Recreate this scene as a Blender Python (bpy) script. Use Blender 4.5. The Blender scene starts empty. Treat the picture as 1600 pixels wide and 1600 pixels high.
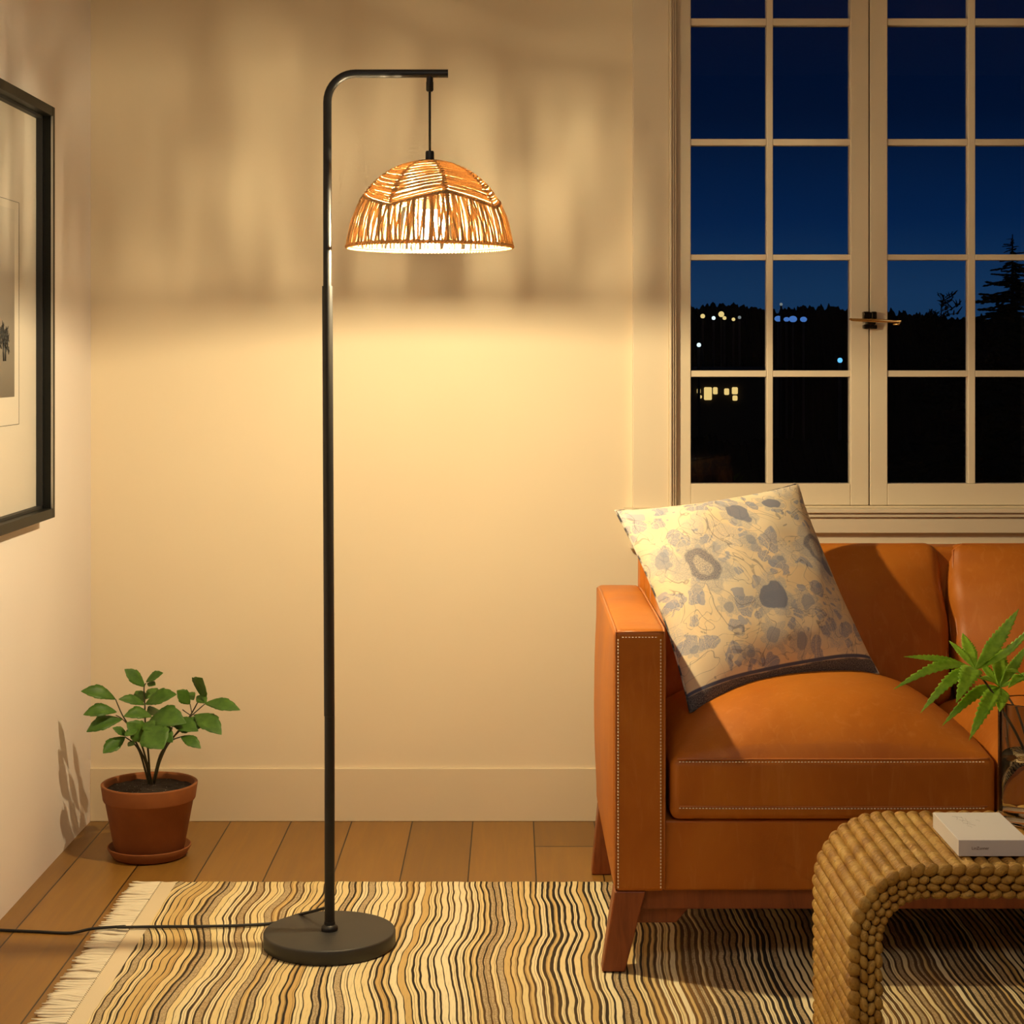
import bpy, math, random
import numpy as np
from mathutils import Vector, Matrix, noise

C = bpy.context.scene.collection
SC = bpy.context.scene
PI = math.pi
random.seed(7)

# ------------------------------------------------------------------ camera
F = 2856.0; CAMY = -3.4; CAMZ = 1.09
cam_data = bpy.data.cameras.new('camera')
cam_data.sensor_width = 36.0
cam_data.lens = 36.0 * F / 1600.0
cam_data.shift_y = -0.15
cam_data.clip_end = 600
cam = bpy.data.objects.new('camera', cam_data)
cam.location = (0, CAMY, CAMZ); cam.rotation_euler = (PI/2, 0, 0)
C.objects.link(cam); SC.camera = cam

# ------------------------------------------------------------------ view + world
SC.view_settings.view_transform = 'Standard'
SC.view_settings.look = 'None'
SC.view_settings.gamma = 1.0
SC.view_settings.use_curve_mapping = False
SC.view_settings.exposure = 0.0

BULB_POWER = 46.0
BULB_COLOR = (1.0, 0.80, 0.46)
world = bpy.data.worlds.new('night_sky'); SC.world = world
world.use_nodes = True
wn = world.node_tree.nodes; wl = world.node_tree.links
bg = wn['Background']
tc = wn.new('ShaderNodeTexCoord'); sx = wn.new('ShaderNodeSeparateXYZ'); cr = wn.new('ShaderNodeValToRGB')
wl.new(tc.outputs['Generated'], sx.inputs[0]); wl.new(sx.outputs['Z'], cr.inputs[0])
cr.color_ramp.elements[0].position = 0.0; cr.color_ramp.elements[0].color = (0.0075, 0.034, 0.090, 1)
cr.color_ramp.elements[1].position = 0.22; cr.color_ramp.elements[1].color = (0.0002, 0.0022, 0.014, 1)
e = cr.color_ramp.elements.new(0.035); e.color = (0.0055, 0.030, 0.088, 1)
e = cr.color_ramp.elements.new(0.075); e.color = (0.0006, 0.0135, 0.060, 1)
e = cr.color_ramp.elements.new(0.13); e.color = (0.0002, 0.0050, 0.025, 1)
wl.new(cr.outputs[0], bg.inputs[0]); bg.inputs[1].default_value = 1.0

def area(name, loc, rot, size, size_y, power, color):
    l = bpy.data.lights.new(name, 'AREA'); l.shape = 'RECTANGLE'; l.size = size; l.size_y = size_y
    l.energy = power; l.color = color
    o = bpy.data.objects.new(name, l); o.location = loc; o.rotation_euler = rot; C.objects.link(o)
    return o
# added fill light below the ceiling, no fixture, out of frame towards the viewer
area('overhead_fill', (-0.05, -2.45, 2.58), (0, 0, 0), 1.1, 0.9, 15.5, (1.0, 0.88, 0.78))

# ------------------------------------------------------------------ material helpers
def mat(name, color, rough=0.6, **kw):
    m = bpy.data.materials.new(name); m.use_nodes = True
    b = m.node_tree.nodes['Principled BSDF']
    b.inputs['Base Color'].default_value = (*color, 1)
    b.inputs['Roughness'].default_value = rough
    for k, v in kw.items():
        b.inputs[k.replace('_', ' ')].default_value = v
    return m
class NT:
    """small node-graph helper"""
    def __init__(s, m): s.t = m.node_tree; s.n = s.t.nodes; s.l = s.t.links; s.b = s.n['Principled BSDF']
    def set(s, sock, v):
        if v is None: return
        if isinstance(v, bpy.types.NodeSocket): s.l.new(v, sock)
        else:
            if hasattr(sock.default_value, '__len__'):
                n = len(sock.default_value)
                v = tuple(v) + (1,)*(n-len(v)) if hasattr(v, '__len__') else (v,)*n
            sock.default_value = v
    def math(s, op, a, b=None, c=None, clamp=False):
        n = s.n.new('ShaderNodeMath'); n.operation = op; n.use_clamp = clamp
        s.set(n.inputs[0], a)
        if b is not None: s.set(n.inputs[1], b)
        if c is not None: s.set(n.inputs[2], c)
        return n.outputs[0]
    def vmath(s, op, a, b=None, sc=None):
        n = s.n.new('ShaderNodeVectorMath'); n.operation = op
        s.set(n.inputs[0], a)
        if b is not None: s.set(n.inputs[1], b)
        if sc is not None: s.set(n.inputs['Scale'], sc)
        return n.outputs['Value'] if op in ('LENGTH', 'DISTANCE', 'DOT_PRODUCT') else n.outputs[0]
    def coord(s, kind='Object'): return s.n.new('ShaderNodeTexCoord').outputs[kind]
    def sep(s, v):
        n = s.n.new('ShaderNodeSeparateXYZ'); s.l.new(v, n.inputs[0]); return n.outputs
    def comb(s, x=0, y=0, z=0):
        n = s.n.new('ShaderNodeCombineXYZ')
        for i, v in enumerate((x, y, z)): s.set(n.inputs[i], v)
        return n.outputs[0]
    def mapping(s, v, scale=(1, 1, 1), loc=(0, 0, 0)):
        n = s.n.new('ShaderNodeMapping'); s.l.new(v, n.inputs[0])
        n.inputs['Scale'].default_value = scale; n.inputs['Location'].default_value = loc; return n.outputs[0]
    def noise(s, v, scale, detail=2, rough=0.5, dist=0.0, out='Fac'):
        n = s.n.new('ShaderNodeTexNoise'); s.l.new(v, n.inputs['Vector'])
        n.inputs['Scale'].default_value = scale; n.inputs['Detail'].default_value = detail
        n.inputs['Roughness'].default_value = rough; n.inputs['Distortion'].default_value = dist
        return n.outputs[out]
    def white(s, v):
        n = s.n.new('ShaderNodeTexWhiteNoise'); n.noise_dimensions = '1D'; s.l.new(v, n.inputs['W']); return n.outputs
    def voronoi(s, v, scale, feature='F1', rnd=1.0, out='Distance'):
        n = s.n.new('ShaderNodeTexVoronoi'); n.feature = feature; s.l.new(v, n.inputs['Vector'])
        n.inputs['Scale'].default_value = scale; n.inputs['Randomness'].default_value = rnd
        return n.outputs[out]
    def ramp(s, f, pts, interp='LINEAR'):
        n = s.n.new('ShaderNodeValToRGB'); s.l.new(f, n.inputs[0]); r = n.color_ramp; r.interpolation = interp
        while len(r.elements) < len(pts): r.elements.new(0.5)
        for el, (p, c) in zip(r.elements, pts):
            el.position = p; el.color = (*c, 1) if hasattr(c, '__len__') else (c, c, c, 1)
        return n.outputs[0]
    def mix(s, f, a, b, blend='MIX'):
        n = s.n.new('ShaderNodeMix'); n.data_type = 'RGBA'; n.blend_type = blend
        s.set(n.inputs[0], f); s.set(n.inputs[6], a); s.set(n.inputs[7], b); return n.outputs[2]
    def smooth(s, v, a, b):
        n = s.n.new('ShaderNodeMapRange'); n.interpolation_type = 'SMOOTHSTEP'
        s.set(n.inputs[0], v); n.inputs[1].default_value = a; n.inputs[2].default_value = b
        return n.outputs[0]
    def bump(s, h, strength=0.3, dist=0.001):
        n = s.n.new('ShaderNodeBump'); n.inputs['Strength'].default_value = strength
        n.inputs['Distance'].default_value = dist; s.l.new(h, n.inputs['Height'])
        s.l.new(n.outputs[0], s.b.inputs['Normal']); return n.outputs[0]
    def color(s, v): s.set(s.b.inputs['Base Color'], v)
    def rough(s, v): s.set(s.b.inputs['Roughness'], v)

# ------------------------------------------------------------------ mesh helpers
def P(px, py, d):
    """room position of a point measured at pixel (px, py), d metres in front of the camera"""
    return Vector(((px-800)*d/F, d+CAMY, CAMZ+(560-py)*d/F))

class MB:
    def __init__(s): s.v = []; s.f = []; s.uv = None
    def add(s, vs, fs):
        n = len(s.v); s.v += [tuple(v) for v in vs]; s.f += [tuple(i+n for i in f) for f in fs]; return s
    def box(s, x0, x1, y0, y1, z0, z1):
        return s.add([(x, y, z) for x in (x0, x1) for y in (y0, y1) for z in (z0, z1)],
                     [(0,1,3,2),(4,6,7,5),(0,4,5,1),(2,3,7,6),(0,2,6,4),(1,5,7,3)])
    def hexa(s, b, t):
        """b, t: 4 bottom and 4 top points in the same ring order"""
        return s.add(list(b)+list(t), [(3,2,1,0),(4,5,6,7),(0,1,5,4),(1,2,6,5),(2,3,7,6),(3,0,4,7)])
    def tube(s, pts, r, seg=10, caps=True, closed=False, up=None):
        pts = [Vector(p) for p in pts]; n = len(pts)
        rs = r if hasattr(r, '__len__') else [r]*n
        t0 = (pts[1]-pts[0]).normalized()
        a = Vector(up) if up else (Vector((0,0,1)) if abs(t0.z) < .9 else Vector((1,0,0)))
        u = a.cross(t0).normalized(); vs = []
        for i, p in enumerate(pts):
            if closed: t = (pts[(i+1)%n]-pts[i-1]).normalized()
            else: t = (pts[min(i+1,n-1)]-pts[max(i-1,0)]).normalized()
            u = (u - t*u.dot(t)).normalized(); w = t.cross(u)
            for k in range(seg):
                an = 2*PI*k/seg; vs.append(p+(u*math.cos(an)+w*math.sin(an))*rs[i])
        fs = []
        for i in range(n if closed else n-1):
            j = (i+1) % n
            for k in range(seg):
                l = (k+1) % seg; fs.append((i*seg+k, i*seg+l, j*seg+l, j*seg+k))
        if caps and not closed:
            fs.append(tuple(range(seg))[::-1]); fs.append(tuple((n-1)*seg+k for k in range(seg)))
        return s.add(vs, fs)
    def lathe(s, prof, cx, cy, seg=48, cap0=False, cap1=False):
        vs = []; n = len(prof)
        for r, z in prof:
            for k in range(seg):
                a = 2*PI*k/seg; vs.append((cx+r*math.cos(a), cy+r*math.sin(a), z))
        fs = [(i*seg+k, i*seg+(k+1)%seg, (i+1)*seg+(k+1)%seg, (i+1)*seg+k) for i in range(n-1) for k in range(seg)]
        if cap0: fs.append(tuple(range(seg))[::-1])
        if cap1: fs.append(tuple((n-1)*seg+k for k in range(seg)))
        return s.add(vs, fs)
    def ball(s, c, rx, ry, rz, R=None, nu=8, nv=6):
        c = Vector(c); vs = [Vector((0,0,rz))]
        for i in range(1, nv):
            th = PI*i/nv
            for k in range(nu):
                ph = 2*PI*k/nu; vs.append(Vector((rx*math.sin(th)*math.cos(ph), ry*math.sin(th)*math.sin(ph), rz*math.cos(th))))
        vs.append(Vector((0,0,-rz)))
        if R is not None: vs = [R @ v for v in vs]
        fs = [(0, 1+k, 1+(k+1)%nu) for k in range(nu)]
        for i in range(nv-2):
            for k in range(nu):
                a = 1+i*nu; b = a+nu; fs.append((a+k, b+k, b+(k+1)%nu, a+(k+1)%nu))
        L = len(vs)-1; a = 1+(nv-2)*nu
        fs += [(a+k, L, a+(k+1)%nu) for k in range(nu)]
        return s.add([v+c for v in vs], fs)
    def rbox(s, x0, x1, y0, y1, z0, z1, r=0.02, n=10, k=4, fn=None):
        """rounded box; fn(p, nrm, u) may displace, u in -1..1"""
        ctr = np.array([(x0+x1)/2, (y0+y1)/2, (z0+z1)/2]); h = np.array([x1-x0, y1-y0, z1-z0])/2
        inner = h - r
        def axis(i):
            a = [inner[i]+r*math.tan(PI/4*j/k) for j in range(1, k+1)]
            f = list(np.linspace(-inner[i], inner[i], n+1))
            return [-q for q in a[::-1]] + f + a
        ax = [axis(i) for i in range(3)]; idx = {}; vs = []; fs = []
        def vert(q):
            key = tuple(round(float(t), 6) for t in q)
            if key in idx: return idx[key]
            q = np.array(q); c = np.clip(q, -inner, inner); d = q-c; L = np.linalg.norm(d); d = d/L if L > 0 else d
            p = c+d*r; u = p/h; p = Vector(p+ctr)
            if fn: p = fn(p, Vector(d), u)
            idx[key] = len(vs); vs.append(p); return idx[key]
        for a in range(3):
            b, c = (a+1)%3, (a+2)%3
            for sg in (-1, 1):
                for i in range(len(ax[b])-1):
                    for j in range(len(ax[c])-1):
                        quad = []
                        for (ii, jj) in ((i,j),(i+1,j),(i+1,j+1),(i,j+1)):
                            q = [0,0,0]; q[a] = sg*h[a]; q[b] = ax[b][ii]; q[c] = ax[c][jj]; quad.append(vert(q))
                        fs.append(tuple(quad if sg > 0 else quad[::-1]))
        return s.add(vs, fs)
    def leaf(s, base, tip, width, up=(0,0,1), n=14, arch=0.12, fold=0.25, ser=0.0, nser=6, wide=0.45, tipw=0.05, droop=0.0):
        base, tip, up = Vector(base), Vector(tip), Vector(up).normalized()
        ax = tip-base; L = ax.length; t = ax.normalized(); side = t.cross(up).normalized(); nr = side.cross(t).normalized()
        vs = []; cols = 5
        for i in range(n+1):
            q = i/n
            w = (q/wide)**0.75 if q < wide else (max(0, 1-((q-wide)/(1-wide))**1.9))
            w = max(w, 0.03 if q < .5 else tipw*(1-q)*2)*width/2
            if ser and q > .12:
                ph = (q*nser) % 1.0; w *= 1-ser*(1-ph)*min(1, q*1.6)
            c = base+t*(L*q)+nr*(arch*L*math.sin(PI*q)) - Vector((0,0,1))*droop*L*q*q
            for j in range(cols):
                u = (j/(cols-1))*2-1
                vs.append(c+side*(u*w)+nr*(abs(u)*w*fold))
        fs = [(i*cols+j, i*cols+j+1, (i+1)*cols+j+1, (i+1)*cols+j) for i in range(n) for j in range(cols-1)]
        return s.add(vs, fs)

def obj(name, mb, m, parent=None, smooth=True, bevel=0, seg=3, angle=None, uv=None):
    me = bpy.data.meshes.new(name)
    off = Vector((0,0,0))
    p = parent
    while p is not None: off += p.location; p = p.parent
    me.from_pydata([tuple(Vector(v)-off) for v in mb.v], [], mb.f)
    me.update()
    if m: me.materials.append(m)
    if uv:
        ul = me.uv_layers.new(name='UVMap')
        for lp in me.loops: ul.data[lp.index].uv = uv[lp.vertex_index]
    if smooth:
        for pl in me.polygons: pl.use_smooth = True
        if angle: me.set_sharp_from_angle(angle=math.radians(angle))
    o = bpy.data.objects.new(name, me); C.objects.link(o)
    if parent: o.parent = parent
    if bevel:
        b = o.modifiers.new('bevel', 'BEVEL'); b.width = bevel; b.segments = seg; b.limit_method = 'ANGLE'; b.angle_limit = math.radians(35)
        b.harden_normals = True
    return o
def thing(name, label, cat, loc, group=None, kind=None):
    o = bpy.data.objects.new(name, None); C.objects.link(o); o.location = loc; o.empty_display_size = .05
    if label: o['label'] = label
    if cat: o['category'] = cat
    if group: o['group'] = group
    if kind: o['kind'] = kind
    return o
def tag(o, label, cat, group=None, kind=None):
    o['label'] = label; o['category'] = cat
    if group: o['group'] = group
    if kind: o['kind'] = kind
    return o
def struct(name, mb, m, **kw):
    o = obj(name, mb, m, **kw)
    o['kind'] = 'structure'; return o

# ------------------------------------------------------------------ materials
def paint(name, col, rough=0.7, var=0.04, bump=0.15):
    m = mat(name, col, rough); n = NT(m); c = n.coord()
    a = n.noise(c, 1.3, 3, .5)
    dark = tuple(x*(1-var) for x in col); lite = tuple(min(1, x*(1+var)) for x in col)
    n.color(n.ramp(a, [(.3, dark), (.7, lite)]))
    n.bump(n.noise(c, 160, 3, .6), bump, .0006); return m
M_wall = paint('wall_paint', (.79, .67, .49))
M_wall_l = paint('left_wall_paint', (.80, .73, .70))
M_base = paint('baseboard_paint', (.74, .62, .44), .5, .02)
M_trim = paint('trim_paint', (.80, .69, .52), .42, .02, .05)
M_ceil = paint('ceiling_paint', (.55, .48, .40))

def wood_floor():
    m = mat('floor_boards', (.3, .15, .05), .45); n = NT(m); c = n.coord(); x, y, z = n.sep(c)
    t = n.math('DIVIDE', n.math('ADD', x, 10*.1425-.05), .1425)
    cell = n.math('FLOOR', t); fr = n.math('FRACT', t)
    rnd = n.white(cell)['Value']
    # cross joints, one every 1.5 m, staggered by board
    is10 = n.math('COMPARE', cell, 10.0, .2)
    y0 = n.math('ADD', n.math('MULTIPLY_ADD', rnd, .6, -1.6), n.math('MULTIPLY', is10, n.math('SUBTRACT', .68, n.math('MULTIPLY_ADD', rnd, .6, -1.6))))
    yy = n.math('DIVIDE', n.math('ADD', n.math('SUBTRACT', y, y0), 26.0), 2.6)
    yf = n.math('FRACT', yy)
    g = n.math('ADD', n.math('LESS_THAN', fr, .014), n.math('GREATER_THAN', fr, .993))
    g = n.math('ADD', g, n.math('LESS_THAN', yf, .0018), clamp=True)
    grain = n.noise(n.mapping(c, (22, 1.1, 1)), 3.0, 5, .6, .8)
    fine = n.noise(n.mapping(c, (160, 5, 1)), 2.0, 3, .6)
    col = n.ramp(grain, [(.2, (.215, .100, .016)), (.5, (.275, .135, .023)), (.8, (.33, .175, .034))])
    b = n.white(n.math('ADD', cell, n.math('FLOOR', yy)))['Value']
    col = n.mix(1.0, col, n.ramp(b, [(0, (.84, .82, .80)), (1, (1.1, 1.08, 1.04))]), 'MULTIPLY')
    col = n.mix(n.math('MULTIPLY', fine, .35), col, (.22, .11, .03))
    kn = n.smooth(n.voronoi(n.mapping(c, (2.3, .9, 1), (.37, .2, 0)), 1.6), .05, .012)
    col = n.mix(n.math('MULTIPLY', kn, .8), col, (.07, .03, .01))
    col = n.mix(g, col, (.03, .012, .004))
    n.color(col); n.rough(n.math('MULTIPLY_ADD', grain, .12, .36))
    h = n.math('SUBTRACT', n.math('MULTIPLY', fine, .15), g)
    n.bump(h, .5, .0012); return m
M_floor = wood_floor()

def black_metal(name, rough=.46):
    m = mat(name, (.012, .012, .013), rough); n = NT(m)
    n.bump(n.noise(n.coord(), 900, 2, .5), .08, .0003); return m
M_black = black_metal('black_metal'); M_base_black = black_metal('matt_black_metal', .5)
NT(M_base_black).color((.030, .029, .028))
M_rubber = black_metal('black_rubber', .55)

def jute(nm='jute_twine', k=1.0, tf=.20):
    m = mat(nm, (.62, .36, .13), .8); n = NT(m); c = n.coord()
    f = n.noise(c, 260, 4, .7)
    n.color(n.ramp(f, [(.25, (.34*k, .18*k, .06*k)), (.5, (.62*k, .40*k, .17*k)), (.8, (.82*k, .60*k, .31*k))]))
    n.bump(n.noise(c, 700, 3, .7), .6, .0012)
    tr = n.n.new('ShaderNodeBsdfTranslucent'); tr.inputs[0].default_value = (.92, .62, .30, 1)
    ms = n.n.new('ShaderNodeMixShader'); ms.inputs[0].default_value = tf
    out = n.n['Material Output']; n.l.new(n.b.outputs[0], ms.inputs[1]); n.l.new(tr.outputs[0], ms.inputs[2])
    n.l.new(ms.outputs[0], out.inputs[0]); return m
M_jute = jute(); M_jute2 = jute('pale_jute_rope', 1.15, .33)
M_bulb = bpy.data.materials.new('glowing_bulb_glass'); M_bulb.use_nodes = True
_t = M_bulb.node_tree; _t.nodes.clear()
_o = _t.nodes.new('ShaderNodeOutputMaterial'); _a = _t.nodes.new('ShaderNodeAddShader'); _e = _t.nodes.new('ShaderNodeEmission'); _p = _t.nodes.new('ShaderNodeBsdfTransparent')
_e.inputs[0].default_value = (1, .84, .55, 1); _e.inputs[1].default_value = 22.0
_t.links.new(_e.outputs[0], _a.inputs[0]); _t.links.new(_p.outputs[0], _a.inputs[1]); _t.links.new(_a.outputs[0], _o.inputs[0])

def leather():
    m = mat('cognac_leather', (.5, .19, .05), .36); n = NT(m); c = n.coord()
    a = n.noise(c, 3.2, 4, .6, .6); fib = n.noise(n.mapping(c, (40, 40, 6)), 1.5, 4, .6, .8)
    col = n.ramp(a, [(.25, (.37, .100, .008)), (.5, (.48, .145, .013)), (.78, (.57, .20, .020))])
    col = n.mix(n.math('MULTIPLY', n.smooth(fib, .5, .75), .22), col, (.66, .27, .07))
    n.color(col); n.rough(n.math('MULTIPLY_ADD', a, .22, .36))
    n.b.inputs['Specular IOR Level'].default_value = .32
    v = n.voronoi(c, 420, 'SMOOTH_F1'); w = n.noise(c, 9, 3, .5, .4)
    n.bump(n.math('ADD', n.math('MULTIPLY', v, .25), n.math('MULTIPLY', w, 4.0)), .35, .0016); return m
M_leather = leather()
def stained_wood():
    m = mat('reddish_stained_wood', (.2, .06, .02), .4); n = NT(m); c = n.coord()
    g = n.noise(n.mapping(c, (30, 30, 4)), 2, 4, .6, 1.0)
    n.color(n.ramp(g, [(.3, (.20, .048, .013)), (.7, (.32, .085, .022))])); n.bump(g, .1, .001); return m
M_leg = stained_wood()
M_thread = mat('pale_thread', (.95, .80, .58), .6)
M_welt = mat('leather_welt', (.50, .16, .035), .35)
M_terra = None
def terracotta(name, k=1.0):
    m = mat(name, (.4, .14, .05), .75); n = NT(m); c = n.coord()
    a = n.noise(c, 14, 4, .6)
    n.color(n.ramp(a, [(.25, (.22*k, .066*k, .014*k)), (.75, (.30*k, .095*k, .021*k))])); n.bump(n.noise(c, 220, 4, .6), .25, .0008); return m
M_terra = terracotta('terracotta')
def soil():
    m = mat('potting_soil', (.02, .01, .005), .95); n = NT(m); c = n.coord()
    f = n.noise(c, 130, 4, .8); v = n.voronoi(c, 110)
    col = n.ramp(f, [(.3, (.006, .003, .0015)), (.7, (.035, .016, .008))])
    n.color(n.mix(n.smooth(v, .14, .06), col, (.5, .45, .38))); n.bump(f, 1.0, .006); return m
M_soil = soil()
def leafmat(name, a, b, sc=60):
    m = mat(name, a, .5); n = NT(m); c = n.coord()
    f = n.noise(c, sc, 3, .6); n.color(n.ramp(f, [(.3, a), (.7, b)])); n.bump(n.noise(c, 200, 3, .6), .25, .0008)
    tr = n.n.new('ShaderNodeBsdfTranslucent'); tr.inputs[0].default_value = (b[0]*1.6, b[1]*1.5, b[2], 1)
    ms = n.n.new('ShaderNodeMixShader'); ms.inputs[0].default_value = .22
    n.l.new(n.b.outputs[0], ms.inputs[1]); n.l.new(tr.outputs[0], ms.inputs[2]); n.l.new(ms.outputs[0], n.n['Material Output'].inputs[0]); return m
M_leaf = leafmat('plant_leaf', (.045, .12, .012), (.10, .22, .024))
M_leaf2 = leafmat('cut_leaf', (.17, .38, .010), (.42, .66, .04), 90)
M_stem = mat('plant_stem', (.055, .05, .018), .6)
M_stem2 = mat('cut_stem', (.07, .045, .015), .5)
M_glass = mat('clear_glass', (1, 1, 1), .0, Transmission_Weight=1.0, IOR=1.22)
M_pane = mat('window_glass', (.98, 1, 1), .0, Transmission_Weight=1.0, IOR=1.28)
M_water = mat('vase_water', (.97, .93, .88), .0, Transmission_Weight=1.0, IOR=1.1)
def paper(name, col):
    m = mat(name, col, .65); n = NT(m); n.bump(n.noise(n.coord(), 500, 3), .1, .0004); return m
M_cover = paper('book_cover', (.74, .70, .66)); M_pages = paper('book_pages', (.70, .64, .56))
M_ink = mat('brown_ink', (.16, .07, .03), .6); M_emboss = mat('grey_emboss', (.42, .38, .34), .5)
def seagrass():
    m = mat('woven_seagrass', (.42, .24, .07), .55); n = NT(m); c = n.coord()
    a = n.noise(c, 26, 3, .6); f = n.noise(n.mapping(c, (60, 260, 60)), 1.6, 4, .7, .6)
    col = n.ramp(a, [(.2, (.26, .10, .010)), (.5, (.50, .26, .036)), (.8, (.74, .48, .12))])
    col = n.mix(n.math('MULTIPLY', n.smooth(f, .52, .7), .55), col, (.13, .052, .010))
    n.color(col); n.bump(f, .9, .003); return m
M_grass = seagrass()
M_core = mat('seagrass_core', (.045, .018, .006), .9)

def rug_mat():
    m = mat('striped_rug', (.7, .55, .3), .9); n = NT(m); c = n.coord(); x, y, z = n.sep(c)
    w1 = n.noise(n.comb(n.math('MULTIPLY', x, 1.3), n.math('MULTIPLY', y, 2.6), 0), 1.0, 2, .4)
    w2 = n.noise(n.comb(n.math('MULTIPLY', x, 7), n.math('MULTIPLY', y, 8), 3.1), 1.0, 2, .5)
    xx = n.math('ADD', x, n.math('ADD', n.math('MULTIPLY', n.math('SUBTRACT', w1, .5), n.math('MULTIPLY_ADD', n.smooth(x, -.45, .25), -.075, .14)), n.math('MULTIPLY', n.math('SUBTRACT', w2, .5), .016)))
    t = n.math('DIVIDE', n.math('ADD', xx, 5.0), .0125)
    cell = n.math('FLOOR', t); fr = n.math('FRACT', t)
    r1 = n.white(cell); r2 = n.white(n.math('ADD', cell, 77.7)); rv = r1['Value']
    wid = n.math('MULTIPLY_ADD', n.math('POWER', rv, 1.8), .36, .09)      # width of the dark furrow
    wid = n.math('ADD', wid, n.math('MULTIPLY', n.math('SUBTRACT', n.noise(c, 16, 2), .5), .26))
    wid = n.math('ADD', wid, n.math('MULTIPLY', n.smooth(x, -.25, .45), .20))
    d = n.math('ABSOLUTE', n.math('SUBTRACT', fr, .5))
    dark = n.smooth(n.math('SUBTRACT', n.math('ADD', d, n.math('MULTIPLY', wid, .5)), .5), -.03, .03)
    cream = n.ramp(r2['Value'], [(0, (.66, .44, .15)), (.25, (.88, .72, .36)), (.6, (.93, .82, .52)), (.85, (.86, .68, .33)), (1, (.62, .40, .13))])
    brown = n.ramp(n.noise(n.comb(n.math('MULTIPLY', x, 5), n.math('MULTIPLY', y, .8), 0), 1.0, 3), [(.35, (.010, .006, .003)), (.52, (.035, .020, .007)), (.7, (.20, .10, .025))])
    # tweedy brown bands replace the cream in some ribs
    spk = n.noise(c, 420, 3, .8)
    band = n.math('GREATER_THAN', n.white(n.math('ADD', cell, 9.3))['Value'], .78)
    tweed = n.ramp(spk, [(.35, (.16, .09, .035)), (.65, (.72, .56, .32))])
    body = n.mix(n.math('MULTIPLY', band, .85), cream, tweed)
    body = n.mix(n.math('MULTIPLY', n.smooth(n.noise(n.mapping(c, (500, 18, 1)), 1.0, 3, .7), .52, .68), .35), body, (.35, .22, .09))
    th_ = n.math('ABSOLUTE', n.math('SUBTRACT', fr, n.math('MULTIPLY_ADD', r2['Value'], .4, .3)))
    thin = n.math('MULTIPLY', n.smooth(th_, .055, .025), n.math('MULTIPLY', n.math('GREATER_THAN', rv, .35), .75))
    body = n.mix(thin, body, (.20, .11, .03))
    hem = n.math('LESS_THAN', x, HEMX)
    col = n.mix(dark, body, brown)
    col = n.mix(hem, col, (.80, .68, .47)); n.color(col)
    h = n.math('MULTIPLY', n.math('SUBTRACT', 1.0, dark), n.math('SUBTRACT', 1.0, hem))
    n.bump(n.math('ADD', h, n.math('MULTIPLY', spk, .3)), .8, .003); return m
HEMX = -.693
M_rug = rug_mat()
M_fringe = paper('rug_fringe', (.88, .79, .60))

# ------------------------------------------------------------------ room
XL, XR, YB, YF, ZC = -.993, 2.75, .91, -4.6, 2.62
WX0, WX1, WZ0, WZ1 = (1052-800)/662.6, (1694-800)/662.6, .742, 2.21     # window opening
struct('floor', MB().box(XL-.1, XR+.1, YF-.1, YB+.12, -.1, 0), M_floor, smooth=False)
struct('ceiling', MB().box(XL-.1, XR+.1, YF-.1, YB+.12, ZC, ZC+.1), M_ceil, smooth=False)
struct('wall_left', MB().box(XL-.1, XL, YF-.1, YB+.12, 0, ZC), M_wall_l, smooth=False)
struct('wall_right', MB().box(XR, XR+.1, YF-.1, YB+.12, 0, ZC), M_wall, smooth=False)
struct('wall_front', MB().box(XL, XR, YF-.1, YF, 0, ZC), paint('front_wall_paint', (.22, .19, .15)), smooth=False)
mb = MB()
for b in ((XL, WX0, 0, ZC), (WX1, XR, 0, ZC), (WX0, WX1, 0, WZ0), (WX0, WX1, WZ1, ZC)): mb.box(b[0], b[1], YB, YB+.12, b[2], b[3])
struct('wall_back', mb, M_wall, smooth=False)
struct('baseboard_back', MB().box(XL, XR, YB-.008, YB+.001, 0, .125), M_base, bevel=.0015, smooth=False)
struct('baseboard_right', MB().box(XR-.008, XR, YF, YB-.008, 0, .125), M_base, bevel=.0015, smooth=False)

# window casing (trim) : flat board, two beads towards the sash, sill and apron below
def wx(px): return (px-800)/662.6
def wz(py): return CAMZ+(560-py)/662.6
mb = MB()
cx0, cx1, ct = wx(988), wx(1758), WZ1+.095
mb.box(cx0, WX0-.012, YB-.022, YB, wz(793), ct); mb.box(WX1+.012, cx1, YB-.022, YB, wz(793), ct)
mb.box(WX0-.012, WX1+.012, YB-.022, YB, WZ1+.012, ct)
for o_, dpt in ((.012, .030), (.006, .022), (0.0, .014)):
    x0, x1, zt = WX0-o_, WX1+o_, WZ1+o_
    w = .006
    mb.box(x0, x0+w, YB-dpt, YB, wz(793), zt); mb.box(x1-w, x1, YB-dpt, YB, wz(793), zt); mb.box(x0, x1, YB-dpt, YB, zt-w, zt)
struct('trim_1', mb, M_trim, bevel=.002, smooth=False)
mb = MB().box(cx0-.02, cx1+.02, YB-.050, YB, wz(799), wz(793)+.0005)
mb.box(cx0-.014, cx1+.014, YB-.042, YB, wz(806), wz(799)); mb.box(cx0-.010, cx1+.010, YB-.034, YB, wz(831), wz(806))
mb.box(cx0-.004, cx1+.004, YB-.016, YB, wz(849), wz(831)); mb.box(cx0-.006, cx1+.006, YB-.024, YB, wz(856), wz(848))
struct('trim_2', mb, M_trim, bevel=.002, smooth=False)

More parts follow.
